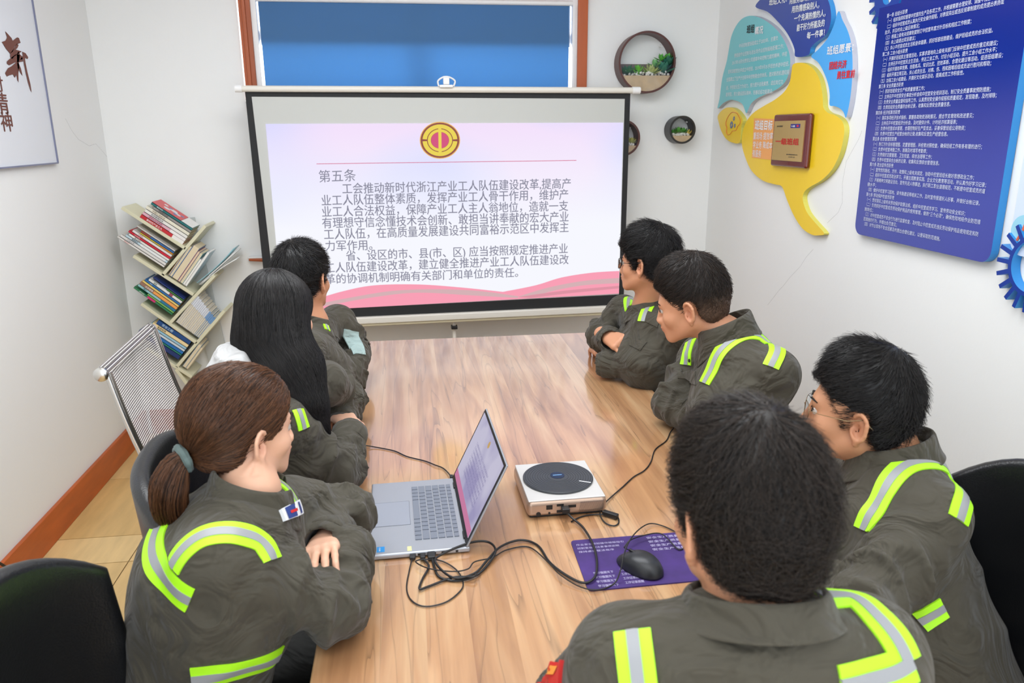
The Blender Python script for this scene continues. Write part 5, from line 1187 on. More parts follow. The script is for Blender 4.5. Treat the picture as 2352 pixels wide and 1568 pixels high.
M['eye'] = mat('eye_white', srgb(186, 176, 168), rough=.2); M['iris'] = mat('iris_dark', srgb(30, 20, 14), rough=.15); M['button'] = mat('snap_button', srgb(60, 56, 52), rough=.35, metal=.6)

def poly_sd(px, py, poly):
    """signed distance to a polygon, negative inside"""
    poly = np.array(poly, float); d = np.full(px.shape, 1e9, np.float32); ins = np.zeros(px.shape, bool); n = len(poly)
    for i in range(n):
        a, b = poly[i], poly[(i+1) % n]; e = b-a; wx, wy = px-a[0], py-a[1]; t = np.clip((wx*e[0]+wy*e[1])/(e@e), 0, 1); d = np.minimum(d, (wx-t*e[0])**2+(wy-t*e[1])**2)
        c = ((a[1] <= py) & (b[1] > py)) | ((b[1] <= py) & (a[1] > py))
        with np.errstate(divide='ignore', invalid='ignore'): xi = a[0]+(py-a[1])/(b[1]-a[1]+1e-12)*e[0]
        ins ^= c & (px < xi)
    d = np.sqrt(d); return np.where(ins, -d, d)
SIDE_M = [(.120, .082), (.095, .080), (.078, .074), (.062, .060), (.046, .034), (.030, .016), (.022, -.008), (.013, -.008), (.012, .016), (.006, .034), (-.012, .038), (-.026, .022), (-.028, -.016), (-.045, -.040), (-.075, -.062), (-.15, -.070), (-.16, .2), (.12, .2)]
SIDE_F = [(.120, .075), (.095, .072), (.078, .060), (.058, .030), (.050, .0), (.034, -.020), (.026, -.010), (.014, .012), (.004, .026), (-.012, .026), (-.024, .004), (-.030, -.030), (-.055, -.052), (-.09, -.058), (-.15, -.060), (-.16, .2), (.12, .2)]
SIDE_L = [(.120, .080), (.090, .070), (.076, .050), (.066, .0), (.060, -.10), (-.16, -.12), (-.16, .2), (.12, .2)]
def hair_cap(O, R, s, side, th=.010, top=.012, h=.0045, extra=None, back=.0):
    """hair volume over the scalp, as a closed shell"""
    lo = -np.array([.12, .15, .10])*s; hi = np.array([.12, .13, .17])*s; f = Field(lo, hi, h)
    I = np.eye(3); f.ell(np.array([0, -.020-back*.5, .046])*s, np.array([.075+th, .094+th+back*.5, .088+th+top*.5])*s, I, .01); f.ell(np.array([0, .020, .050+top*.5])*s, np.array([.064+th, .068+th, .058+th+top*.5])*s, I, .02)
    f.ell(np.array([0, -.03, -.02])*s, np.array([.060+th, .064+th, .055])*s, I, .02)
    X = (np.arange(f.n[1])*h+lo[1])[None, :, None]/s; Z = (np.arange(f.n[2])*h+lo[2])[None, None, :]/s; X, Z = np.broadcast_arrays(X, Z)
    f.D = np.maximum(f.D, (poly_sd(X.astype(np.float32), Z.astype(np.float32), side)*s).astype(np.float32))
    if extra: extra(f, s)
    V, Q = f.mesh(1); return O+V@R.T, Q
def make_hair(name, person, O, R, s, side, m, dirfn, nstr=4000, seg=5, length=(.02, .05), th=.010, top=.012, lift=.004, rad=.0007, extra=None, jitter=.35, mask=None, clump=0, back=0, seed=1, capcol=.15, fade=None):
    rg = np.random.default_rng(seed); V, Q = hair_cap(O, R, s, side, th, top, extra=extra, back=back)
    bvh = BVHTree.FromPolygons([tuple(v) for v in V], [tuple(int(i) for i in q) for q in Q]); tri = V[Q]; A = np.linalg.norm(np.cross(tri[:, 2]-tri[:, 0], tri[:, 3]-tri[:, 1]), axis=1); nrm = np.cross(tri[:, 2]-tri[:, 0], tri[:, 3]-tri[:, 1]); nrm /= np.linalg.norm(nrm, axis=1)[:, None]+1e-9
    cen = tri.mean(1); keep = A > 0
    loc_ = ((cen-O)@R)/s
    if mask is not None: keep = mask(loc_, nrm@R)
    pidx = rg.choice(np.where(keep)[0], nstr, p=A[keep]/A[keep].sum()); allV = []; P0 = cen[pidx]+rg.normal(0, .0012, (nstr, 3)); N0 = nrm[pidx]
    Ln = rg.uniform(*length, nstr)*s; st = np.zeros((nstr, seg+1, 3)); nn = np.zeros((nstr, seg+1, 3)); col = rg.uniform(0, 1, nstr)
    jit = rg.normal(0, jitter, (nstr, 3)); lf = rg.uniform(.3, 1.6, nstr)*lift
    for i in range(nstr):
        p = P0[i]; n = N0[i]; st[i, 0] = p+n*.0006; nn[i, 0] = n
        if fade: z0 = ((p-O)@R)[2]/s; k0 = min(1, max(0, (fade-z0)/.06)); col[i] = col[i]*.3+k0*.65; Ln[i] *= 1-.65*k0; lf[i] *= 1-.7*k0
        for k in range(1, seg+1):
            d = dirfn(((p-O)@R)/s, n@R); d = R@d+jit[i]*.5; d = d-n*(d@n); d /= (np.linalg.norm(d)+1e-9); q = p+d*Ln[i]/seg
            hit = bvh.find_nearest(Vector(q)); 
            if hit[0] is not None:
                n2 = np.array(hit[1]); hp = np.array(hit[0])
                if np.linalg.norm(hp-q) < .012: p = hp; n = n2
                else: p = q
            st[i, k] = p+n*(lf[i]*(k/seg)**1.5+.0008); nn[i, k] = n
    return V, Q, st, nn, col
def strands_geo(st, nn, rad, n0):
    N, S, _ = st.shape; tg = np.gradient(st, axis=1); tg /= np.linalg.norm(tg, axis=2)[..., None]+1e-9; sd = np.cross(tg, nn); sd /= np.linalg.norm(sd, axis=2)[..., None]+1e-9; up_ = np.cross(sd, tg)
    tp = np.linspace(1, .25, S)[None, :, None]*rad; a = st+up_*tp; b = st-up_*tp*.5+sd*tp; c = st-up_*tp*.5-sd*tp
    V = np.stack([a, b, c], 2).reshape(-1, 3); base = (np.arange(N)*S*3)[:, None, None]+(np.arange(S-1)*3)[None, :, None]; F_ = []
    for k in range(3): j = (k+1) % 3; F_.append(np.stack([base[..., 0]+k, base[..., 0]+j, base[..., 0]+3+j, base[..., 0]+3+k], -1))
    Q = np.stack(F_, 2).reshape(-1, 4)+n0; return V, Q
def hair_object(person, V, Q, sts, m, name='hair', capcol=.12, capz=None):
    Vs = [V]; Qs = [Q]; cols = [np.full(len(V), capcol) if capz is None else capz]; n0 = len(V)
    for st, nn, col, rad in sts:
        v, q = strands_geo(st, nn, rad, n0); Vs.append(v); Qs.append(q); cols.append(np.repeat(col, st.shape[1]*3)); n0 += len(v)
    o = quads_obj(name, np.concatenate(Vs), np.concatenate(Qs), m, person); at = o.data.attributes.new('strand', 'FLOAT', 'POINT'); at.data.foreach_set('value', np.concatenate(cols).astype(np.float32)); return o

def drape(name, bvh, pts, width, m, parent, off=.0022, grey=True, n=10, closed=False, thick=.0012, nw=7, grey_w=.34, lift=0):
    """cloth band laid on the jacket along world points"""
    path = catmull(pts, n)
    def surf(p):
        h = bvh.find_nearest(Vector(p)); return np.array(h[0]), np.array(h[1])
    C = [surf(p) for p in path]; pos = np.array([c[0] for c in C]); nor = np.array([c[1] for c in C])
    for _ in range(3): pos[1:-1] = (pos[:-2]+2*pos[1:-1]+pos[2:])/4; nor[1:-1] = (nor[:-2]+nor[1:-1]*2+nor[2:])/4
    for _ in range(3): nor[1:-1] = (nor[:-2]+nor[1:-1]*2+nor[2:])/4
    nor /= np.linalg.norm(nor, axis=1)[:, None]; tg = np.gradient(pos, axis=0); tg /= np.linalg.norm(tg, axis=1)[:, None]+1e-9; sd = np.cross(tg, nor); sd /= np.linalg.norm(sd, axis=1)[:, None]
    def strip(nm, w, of, mm, par, shift=0.0):
        V = []; L = len(pos)
        for i in range(L):
            row = []
            for j in range(nw):
                p = pos[i]+sd[i]*((j/(nw-1)-.5)*w+shift); q, qn = surf(p)
                if np.linalg.norm(q-p) > .03: q, qn = p, nor[i]
                if qn@nor[i] < 0.2: qn = nor[i]
                row.append((q+qn*of, qn))
            V.append(row)
        G = np.array([[r[0] for r in row] for row in V])
        for _ in range(2): G[1:-1] = (G[:-2]+2*G[1:-1]+G[2:])/4
        NN = np.array([[r[1] for r in row] for row in V]); top = (G+NN*thick).reshape(-1, 3); bot = (G-NN*.004).reshape(-1, 3); nb = len(top); Vv = np.concatenate([top, bot]); Fc = []
        for i in range(L-1):
            for j in range(nw-1): a = i*nw+j; Fc.append((a, a+1, a+nw+1, a+nw)); Fc.append((nb+a, nb+a+nw, nb+a+nw+1, nb+a+1))
        for i in range(L-1):
            a = i*nw; Fc.append((a, a+nw, nb+a+nw, nb+a)); a = i*nw+nw-1; Fc.append((a, nb+a, nb+a+nw, a+nw))
        for j in range(nw-1): Fc.append((j, nb+j, nb+j+1, j+1)); a = (L-1)*nw+j; Fc.append((a, a+1, nb+a+1, nb+a))
        o = quads_obj(nm, Vv, Fc, mm, par); auto_smooth(o, .9); return o
    o = strip(name, width, off, m, parent)
    if grey: strip('reflective_band', width*grey_w, off+.0014, M['greyref'], o)
    return o
def on_jacket(bvh, px, guide):
    """where the line of sight through a measured pixel meets the jacket (else the nearest cloth at the guide's distance)"""
    d = Vector(ray(*px)).normalized(); h = bvh.ray_cast(Vector(CAM), d)
    if h[0] is not None: return np.array(h[0])
    t = np.linalg.norm(np.array(guide)-CAM); return np.array(bvh.find_nearest(Vector(CAM+np.array(d)*t))[0])
def patch(name, bvh, corners, m, parent, guide, off=.002, thick=.002, n=6):
    """a flap or badge laid on the cloth inside four measured corners"""
    c = [on_jacket(bvh, q, guide) for q in corners]; V = []
    for i in range(n+1):
        for j in range(n+1):
            u, v = i/n, j/n; p = (c[0]*(1-u)+c[1]*u)*(1-v)+(c[3]*(1-u)+c[2]*u)*v; h = bvh.find_nearest(Vector(p)); q = np.array(h[0]); nr = np.array(h[1])
            V.append((q, nr))
    top = [q+nr*(off+thick) for q, nr in V]; bot = [q-nr*.002 for q, nr in V]; nb = len(top); Fc = []
    for i in range(n):
        for j in range(n): a = i*(n+1)+j; Fc += [(a, a+1, a+n+2, a+n+1), (nb+a, nb+a+n+1, nb+a+n+2, nb+a+1)]
    for i in range(n):
        a = i*(n+1); Fc.append((a, a+n+1, nb+a+n+1, nb+a)); a = i*(n+1)+n; Fc.append((a, nb+a, nb+a+n+1, a+n+1)); Fc.append((i, nb+i, nb+i+1, i+1)); a = n*(n+1)+i; Fc.append((a, a+1, nb+a+1, nb+a))
    o = quads_obj(name, top+bot, Fc, m, parent); auto_smooth(o, .8); return o, np.array(top).reshape(n+1, n+1, 3)
def collar(person, N, R, m, rx=.062, ry=.068, h=.034, flap=.046, open_=30, tip=.035, lean=0.0):
    """stand-and-fall collar around the neck, open at the throat"""
    V = []; na = 44; prof_n = 9
    for i in range(na+1):
        a = math.radians(-180+open_+(360-2*open_)*i/na); fr = abs(a)/math.pi; c_, s_ = -math.cos(a), math.sin(a)  # a=0 at the back
        tipk = max(0, (fr-.62)/.3)**1.2
        rows = [(0, -.012), (.001, h*.5), (.003, h), (.006, h+.005), (.010, h+.001), (.014, h-.35*flap), (.020, h-.70*flap), (.026+.004*tipk, h-.92*flap-tip*.5*tipk), (.030+.010*tipk, h-flap-tip*tipk)]
        for dr, z in rows:
            dz = -.030*max(0, -math.cos(a)*-1)*0
            frontdrop = -.035*(1-math.cos(a))/2
            V.append(N+R@np.array([s_*(rx+dr*1.05), c_*(ry+dr)+.006, z+frontdrop+lean*(1-math.cos(a))/2]))
    Fc = []
    for i in range(na):
        for j in range(prof_n-1): p_ = i*prof_n+j; Fc.append((p_, p_+1, p_+prof_n+1, p_+prof_n))
    o = quads_obj('collar', V, Fc, m, person); sd = o.modifiers.new('s', 'SOLIDIFY'); sd.thickness = .004; sd.offset = 0; sb_ = o.modifiers.new('sub', 'SUBSURF'); sb_.levels = 1; sb_.render_levels = 1; return o

def face_bits(person, T, R, s, brow=True):
    for sx in (-1, 1):
        mb = MB(); mb.lathe([(.001, -.011), (.008, -.0075), (.011, 0), (.008, .0075), (.001, .011)], T(sx*.031, .0795, .008), axis=R@np.array([0, 1., 0]), n=16); e = mb.build('eye', M['eye'], person, smooth=True)
        MB().lathe([(.0052, 0), (.0040, .0016), (.001, .0018)], T(sx*.031, .0897, .008), axis=R@np.array([0, 1., 0]), n=14).build('iris', M['iris'], e, smooth=True)
        MB().tube([T(sx*.019, .0905, .0135), T(sx*.031, .0925, .0155), T(sx*.043, .0865, .012)], [.0012, .0014, .0009], 6).build('eyelash', M['iris'], person, smooth=True)
        if brow: MB().tube([T(sx*.014, .0955, .030), T(sx*.030, .0955, .034), T(sx*.047, .0820, .029)], [.0022, .0026, .0012], 6).build('eyebrow', M['hsoft'], person, smooth=True)
def figure(name, label, O, hR, bR, N, SL, SR, EL, ER, WL, WR, pelvis, hands=(), skin='skinm', fem=False, s=1.0, arm=.058, chest=(.20, .125), waist=(.18, .135), seed=0, fit=1.0, jh=.0062, neck=.054, slump=0.0, wrk=.021, chestp=None, gdrop=(0, 0, 0)):
    """continuous body (head, neck, arms, hands) with its clothing as children"""
    rg = np.random.default_rng(seed); lat = bR[:, 0]; fwd = bR[:, 1]; upb = bR[:, 2]
    root = empty(name, (pelvis[0], pelvis[1], 0), label=label, cat='person')
    pts = np.array([O, N, SL, SR, EL, ER, WL, WR, pelvis]); lo = pts.min(0)-.16; hi = pts.max(0)+.19
    pelvis = np.array(pelvis, float); N = np.array(N, float)
    # --- body
    lo2 = np.array([O, N, SL, SR, EL, ER, WL, WR]).min(0)-.13; lo2[2] = max(lo2[2], .60); hi2 = pts.max(0)+.16; hi2[2] = O[2]+.15*s
    f = Field(lo2, hi2, .0034); T = sculpt_head(f, O, hR, s, fem)
    nb = T(0, -.022, -.045); f.cone(nb, N+fwd*.005, neck*.96*s, neck*1.02, .03); f.cone(N+fwd*.005, N-upb*.08, neck, .07, .03)
    f.slab(N-upb*.10, N-upb*.2, lat, (.12, .06), (.12, .07), .04)
    for S_, E_, W_ in ((SL, EL, WL), (SR, ER, WR)): f.cone(N-upb*.05, S_, .045, .045, .04); f.cone(S_, E_, .042, .036, .03); f.cone(E_, W_, .036, .025, .02)
    for (W_, d_, b_, sd_, cu) in hands: sculpt_hand(f, W_, d_, b_, sd_, cu, s=.98 if fem else 1.05)
    V, Q = f.mesh(1); body = quads_obj('body', V, Q, M[skin], root)
    loc_ = ((V-O)@hR)/s; tint = np.exp(-(((loc_[:, 0])/.022)**2+((loc_[:, 1]-.098)/.014)**2+((loc_[:, 2]+.052)/.010)**2))*1.1
    tint += .35*np.exp(-(((np.abs(loc_[:, 0])-.078)/.012)**2+((loc_[:, 1]+.006)/.02)**2+((loc_[:, 2])/.03)**2)); at = body.data.attributes.new('tint', 'FLOAT', 'POINT'); at.data.foreach_set('value', tint.astype(np.float32))
    face_bits(root, T, hR, s)
    # --- jacket
    lo3 = lo.copy(); lo3[2] = pelvis[2]-.10; g = Field(lo3, hi, jh); C_ = N-upb*.17+fwd*slump if chestp is None else np.array(chestp)
    g.slab(pelvis, C_, lat, waist, chest, .05, wr=(.009, 24, seed)); g.slab(C_, N-upb*.07-fwd*.01, lat, chest, (chest[0]*.62, .085), .05)
    g.cone(N-upb*.055, N-upb*.11, .068, .10, .04)
    for i, (S_, E_, W_) in enumerate(((SL, EL, WL), (SR, ER, WR))):
        S_, E_, W_ = map(np.array, (S_, E_, W_)); g.cone(N-upb*.062-fwd*.01, S_, .060, arm*1.0, .06)
        g.cone(S_, E_, arm*1.06, arm*.98, .035, wr=(wrk, 44, .85, .6, seed+i)); g.cone(E_, W_, arm*1.02, arm*.80, .02, wr=(wrk*.9, 56, .15, .6, seed+2+i))
        u = (W_-E_)/np.linalg.norm(W_-E_); g.cone(W_-u*.03, W_+u*.008, arm*.82, arm*.80, .006)
        g.cone(W_+u*.004, W_+u*.05, arm*.60, arm*.62, .004, sub=True)
    Vj, Qj = g.mesh(1); jac = quads_obj('jacket', Vj, Qj, M['olive'], root)
    bvh = BVHTree.FromPolygons([tuple(v) for v in Vj], [tuple(int(i) for i in q) for q in Qj])
    for W_, E_ in ((WL, EL), (WR, ER)):
        W_, E_ = np.array(W_), np.array(E_); u = (W_-E_)/np.linalg.norm(W_-E_); q = np.array([0, 0, 1.]); e1 = np.cross(u, q); e1 /= np.linalg.norm(e1); e2 = np.cross(u, e1); prof = [(arm*.83, -.045), (arm*.86, -.043), (arm*.88, 0), (arm*.84, .012), (arm*.76, .012), (arm*.72, -.02)]; Vc = []
        for r_, h_ in prof:
            for k in range(28): a = 2*math.pi*k/28; Vc.append(W_+u*h_+(e1*math.cos(a)+e2*math.sin(a))*r_*(1+.04*math.sin(3*a+seed)))
        cu_ = quads_obj('cuff', Vc, [(i*28+k, i*28+(k+1) % 28, (i+1)*28+(k+1) % 28, (i+1)*28+k) for i in range(5) for k in range(28)], M['olive'], root)
    # --- trousers and shoes
    t = Field(pelvis+fwd*.2-.42, pelvis+fwd*.2+np.array([.42, .42, .25]), .014); t.lo[2] = .0; t.n[2] = int((pelvis[2]+.2)/.014); t.D = np.full(t.n, .2, np.float32)
    for sx in (-1, 1):
        hp = pelvis+lat*sx*.09-np.array([0, 0, .02]); kn = pelvis+fwd*.36+lat*sx*.12; kn[2] = .50; an = kn-fwd*.02; an[2] = .09
        t.cone(hp, kn, .085, .065, .03); t.cone(kn, an, .062, .05, .02)
        MB().box(an+fwd*.05+np.array([0, 0, -.05]), (.09, .24, .07), np.stack([lat, fwd, [0, 0, 1]], 1)).build('shoe', M['black'], root, bevel=.02, seg=3)
    t.ell(pelvis, (.15, .15, .11), None, .03); Vt, Qt = t.mesh(1); quads_obj('trousers', Vt, Qt, M['trouser'], root)
    return dict(bR=bR, root=root, T=T, bvh=bvh, jac=jac, O=O, R=hR, s=s, N=N, guide=np.array(N))
def strips(p, lists, width=.05):
    for L_ in lists:
        w = width
        if isinstance(L_, dict): w = L_.get('w', width); L_ = L_['p']
        q = [on_jacket(p['bvh'], c, p['guide']) if len(c) == 2 else np.array(c) for c in L_]; drape('reflective_strip', p['bvh'], q, w, M['lime'], p['root'])
def head_from_ear(px, py, Y, side, az, pitch=0, roll=0, s=1.0):
    R = Rfrom(math.radians(az), math.radians(pitch), math.radians(roll)); E_ = K(px, py, Y=Y); return E_-R@np.array([side*.080*s, -.004*s, 0]), R
def glasses(person, T, R, s, m, lens_m, w=.026, h=.019, dy=.112, rimr=.0011, temple=None, half=False):
    fr_ = MB(); le = MB()
    for sx in (-1, 1):
        c_ = np.array([sx*.033, dy, .006]); pts = []
        for k in range(28):
            a = 2*math.pi*k/28; ca, sa = math.cos(a), math.sin(a); r_ = 1/(abs(ca)**3+abs(sa)**3)**(1/3); x_ = ca*r_*w; z_ = sa*r_*h
            pts.append(T(c_[0]+x_, c_[1]-.010*((c_[0]+x_)/.055)**2, c_[2]+z_))
        fr_.tube(pts, rimr, 6, closed=True); le.add(pts, [tuple(range(28))])
        fr_.tube([T(sx*.058, dy-.012, .012), T(sx*.074, dy-.03, .013), T(sx*.080, .02, .012), T(sx*.081, -.008, .020), T(sx*.078, -.030, .004)], [rimr, rimr, rimr, rimr*1.6, rimr*1.8], 6)
    fr_.tube([T(-.009, dy, .010), T(0, dy+.002, .012), T(.009, dy, .010)], rimr, 6); g_ = fr_.build('glasses', m, person, smooth=True); l_ = le.build('lenses', lens_m, g_); return g_
M['lens'] = thin_glass('clear_lens')
# ---------------------------------------------------------------- people
def nrmz(v): v = np.array(v, float); return v/np.linalg.norm(v)
def crown_dir(cx=0, cy=-.05, fwdpull=.35, down=.3, swirl=.35):
    def fn(p, n):
        v = np.array([p[0]-cx, p[1]-cy, 0]); r = np.linalg.norm(v)+1e-6; v = v/r; t = np.array([-v[1], v[0], 0])
        return v+t*swirl*max(0, 1-r/.08)+np.array([0, fwdpull*(1 if p[1] > -.02 else 0), -down])
    return fn
def short_hair(p, m, side=SIDE_M, th=.008, top=.010, n=5200, length=(.022, .045), lift=.007, rad=.00075, seed=1, **kw):
    O, R, s = p['O'], p['R'], p['s']; df = kw.pop('dirfn', crown_dir()); V, Q, st, nn, col = make_hair('hair', p['root'], O, R, s, side, m, df, n, 5, length, th, top, lift, rad, seed=seed, **kw)
    cz = np.clip((kw['fade']-((V-O)@R)[:, 2]/s)/.06, 0, 1)*.85+.08 if kw.get('fade') else None
    return hair_object(p['root'], V, Q, [(st, nn, col, rad)], m, capz=cz)

# 1. woman with the brown ponytail, arms folded, near left
hO, hR = head_from_ear(598, 1026, 1.42, +1, 52, -4, 2, 1.0)
w1 = figure('person', 'woman with a brown ponytail and folded arms, nearest on the left of the table', hO, hR, Rfrom(math.radians(72), math.radians(-8)), K(575, 1128, Y=1.42),
            K(668, 1165, Y=1.56), K(498, 1290, Y=1.27), K(800, 1185, Z=.86), K(770, 1395, Z=.82), K(752, 1240, Z=.875), K(806, 1262, Z=.86), np.array([-.53, 1.40, .50]),
            hands=[(K(748, 1240, Z=.875), K(706, 1338, Z=.935)-K(748, 1240, Z=.875), (-.2, -.3, 1), 1, .35)], skin='skinf', fem=True, s=.98, seed=3, arm=.060, slump=-.045, chest=(.185, .15), waist=(.185, .14), neck=.046)
# 2. woman with long black hair
hO, hR = head_from_ear(700, 745, 2.02, +1, 22, -2, 0, .98)
w2 = figure('person', 'woman with long straight black hair and a pale grey hood over her olive jacket', hO, hR, Rfrom(math.radians(62), math.radians(-10)), K(640, 885, Y=2.02),
            K(745, 880, Y=2.22), K(650, 975, Y=1.88), K(795, 915, Z=.84), K(778, 1080, Z=.82), K(780, 975, Z=.83), K(803, 1000, Z=.85), np.array([-.46, 2.16, .50]),
            hands=[(K(808, 978, Z=.865), K(770, 945, Z=.86)-K(808, 978, Z=.865), (.2, -.3, 1), 1, .6)], skin='skinf', fem=True, s=.98, seed=9, arm=.060, chest=(.18, .12), waist=(.17, .125), neck=.047)
# 3. short-haired man beside the screen, left
hO, hR = head_from_ear(740, 650, 2.70, +1, 27, -2, -2, 1.0)
m3 = figure('person', 'short-haired man with folded arms farthest on the left, beside the screen', hO, hR, Rfrom(math.radians(55), math.radians(-8)), K(712, 742, Y=2.72),
            K(775, 742, Y=2.95), K(700, 810, Y=2.55), K(812, 805, Z=.88), K(795, 868, Z=.82), K(770, 800, Z=.86), K(818, 818, Z=.87), np.array([-.48, 2.78, .50]),
            hands=[(K(766, 800, Z=.85), (-.7, .3, .0), (0, 0, 1), 1, .6)], seed=14, arm=.064, skin='skinm')
# 4. man with black glasses, far right
hO, hR = head_from_ear(1470, 615, 2.74, -1, -50, -1, 3, 1.02)
m4 = figure('person', 'man with black-framed glasses and tousled hair beside the right edge of the screen, fists crossed', hO, hR, Rfrom(math.radians(-58), math.radians(-6)), K(1490, 705, Y=2.84),
            K(1572, 750, Y=2.66), K(1432, 715, Y=3.04), K(1478, 838, Z=.82), K(1382, 772, Z=.85), K(1390, 836, Z=.81), K(1400, 780, Z=.897), np.array([1.12, 2.92, .50]),
            hands=[(K(1396, 772, Z=.91), K(1450, 800, Z=.90)-K(1396, 772, Z=.91), (-.35, -.6, .7), -1, .85), (K(1385, 812, Z=.80), K(1366, 790, Z=.80)-K(1385, 812, Z=.80), (-.2, -.3, 1), 1, .5)], seed=21, arm=.061, skin='skinm')
# 5. man with cropped hair, right, leaning over his arms
hO, hR = head_from_ear(1583, 720, 2.10, -1, -60, -14, -4, 1.05)
m5 = figure('person', 'man with greyish cropped hair leaning on his folded arms, second on the right', hO, hR, Rfrom(math.radians(-62), math.radians(-14)), K(1672, 772, Y=2.12),
            K(1775, 860, Y=1.98), K(1612, 820, Y=2.40), K(1650, 970, Z=.84), K(1550, 925, Z=.83), K(1572, 945, Z=.82), K(1640, 940, Z=.84), np.array([1.10, 2.24, .50]),
            seed=33, arm=.068, chest=(.21, .135), waist=(.20, .15), skin='skinm', s=1.02, wrk=.022)
# 6. man with thin gold glasses, near right
hO, hR = head_from_ear(1972, 985, 1.37, -1, -57, 4, 4, .99)
m6 = figure('person', 'man with thin gold glasses in an olive jacket sitting in the right foreground', hO, hR, Rfrom(math.radians(-55), math.radians(-6)), K(2048, 1035, Y=1.40),
            K(2135, 1185, Y=1.26), K(1925, 1100, Y=1.62), K(1985, 1400, Y=1.15), K(1850, 1290, Y=1.55), K(1840, 1345, Y=1.30), K(1800, 1335, Y=1.50), np.array([1.10, 1.26, .50]),
            seed=41, arm=.066, chest=(.20, .13), waist=(.22, .17), skin='skind', s=1.02, wrk=.020)
# 7. man seen from behind in the right foreground
hO, hR = head_from_ear(1590, 1234, .83, -1, -11, -6, 0, 1.02)
m7 = figure('person', 'dark-haired man seen from behind at the near end of the table', hO, hR, Rfrom(math.radians(4), math.radians(-10)), K(1740, 1390, Y=.80),
            K(1440, 1520, Y=.83), K(1985, 1500, Y=.79), K(1320, 1640, Y=.98), K(2080, 1760, Y=.95), K(1420, 1600, Y=1.14), K(1950, 1640, Y=1.15), np.array([.42, .66, .50]),
            seed=55, arm=.066, chest=(.20, .12), waist=(.18, .14), skin='skinm', s=1.02, wrk=.012)


short_hair(m3, M['hblack'], th=.010, top=.024, length=(.018, .034), lift=.010, seed=2)
short_hair(m4, M['hblack'], th=.012, top=.044, n=6500, length=(.035, .065), lift=.013, jitter=.5, seed=3)
short_hair(m5, M['hcrop'], fade=.05, th=.005, top=.048, length=(.016, .034), lift=.006, seed=4)
short_hair(m6, M['hblack'], th=.003, top=.062, n=6500, length=(.020, .038), jitter=.2, lift=.010, rad=.0006, seed=5)
short_hair(m7, M['hsoft'], th=.011, top=.042, n=9000, length=(.03, .055), lift=.009, rad=.0006, seed=6, jitter=.5)
for p_, kw in ((w1, dict(flap=.055, tip=.04)), (w2, {}), (m3, {}), (m4, {}), (m5, dict(flap=.070, h=.056, tip=.055, rx=.068, ry=.074)), (m6, dict(flap=.05, rx=.070, ry=.078)), (m7, dict(flap=.034, h=.024, rx=.078, ry=.078))):
    p_['col'] = collar(p_['root'], p_['N']+p_['bR'][:, 2]*.008, p_['bR'], M['olive'], **kw)

# brown hair drawn back into a ponytail
tie = np.array([0, -.112, -.020])
def to_tie(p, n): v = tie*np.array([1, 1.02, 1])-p; return v/(np.linalg.norm(v)+1e-6)
O, R, s = w1['O'], w1['R'], w1['s']
V, Q, st, nn, col = make_hair('hair', w1['root'], O, R, s, SIDE_F, M['hbrown'], to_tie, 7500, 7, (.05, .12), .009, .020, .0015, jitter=.06, back=.006, seed=11)
T1 = w1['T']; rg = np.random.default_rng(5); nP = 3200; S_ = 9; dn = np.array([0, 0, -1.]); bk_ = -R[:, 1]; rt_ = R[:, 0]
P0 = T1(*tie); path = [P0, P0+bk_*.022+dn*.010, P0+bk_*.040+dn*.045, P0+bk_*.046+dn*.085, P0+bk_*.036+dn*.125, P0+bk_*.030+dn*.150]; path = np.array(catmull(path, 4)); rp = np.interp(np.linspace(0, 1, len(path)), [0, .12, .4, .7, 1], [.012, .020, .036, .034, .012])
pst = np.zeros((nP, S_, 3)); pn = np.zeros((nP, S_, 3))
for i in range(nP):
    a = rg.uniform(0, 2*math.pi); rr = math.sqrt(rg.uniform(.35, 1)); e_ = rg.uniform(.6, 1.06)
    for k in range(S_):
        u = min(1.0, k/(S_-1)*e_); q = u*(len(path)-1); j = min(int(q), len(path)-2); f_ = q-j; c_ = path[j]*(1-f_)+path[j+1]*f_; tg = path[j+1]-path[j]; tg /= np.linalg.norm(tg); x_ = np.cross(tg, rt_); x_ /= np.linalg.norm(x_); y_ = np.cross(tg, x_); r_ = np.interp(q, range(len(rp)), rp)*rr; aa = a+.5*u
        dv = x_*math.cos(aa)+y_*math.sin(aa); pst[i, k] = c_+dv*r_; pn[i, k] = dv
pcol = rg.uniform(0, 1, nP)*.9
hair_object(w1['root'], V, Q, [(st, nn, col, .00065), (pst, pn, pcol, .0007)], M['hbrown'])
core = MB().tube(path, [r_*.72 for r_ in rp], 14).build('ponytail_core', M['hbrown'], w1['root'], smooth=True)
tt = path[2]-path[0]; tt /= np.linalg.norm(tt); x_ = np.cross(tt, rt_); x_ /= np.linalg.norm(x_); y_ = np.cross(tt, x_)
MB().tube([path[2]+(x_*math.cos(a)+y_*math.sin(a))*(.021+.0015*math.sin(7*a)) for a in np.linspace(0, 2*math.pi, 37)[:-1]], .0085, 8, closed=True).build('hair_tie', cloth('grey_green_tie', srgb(96, 112, 110)), w1['root'], smooth=True)

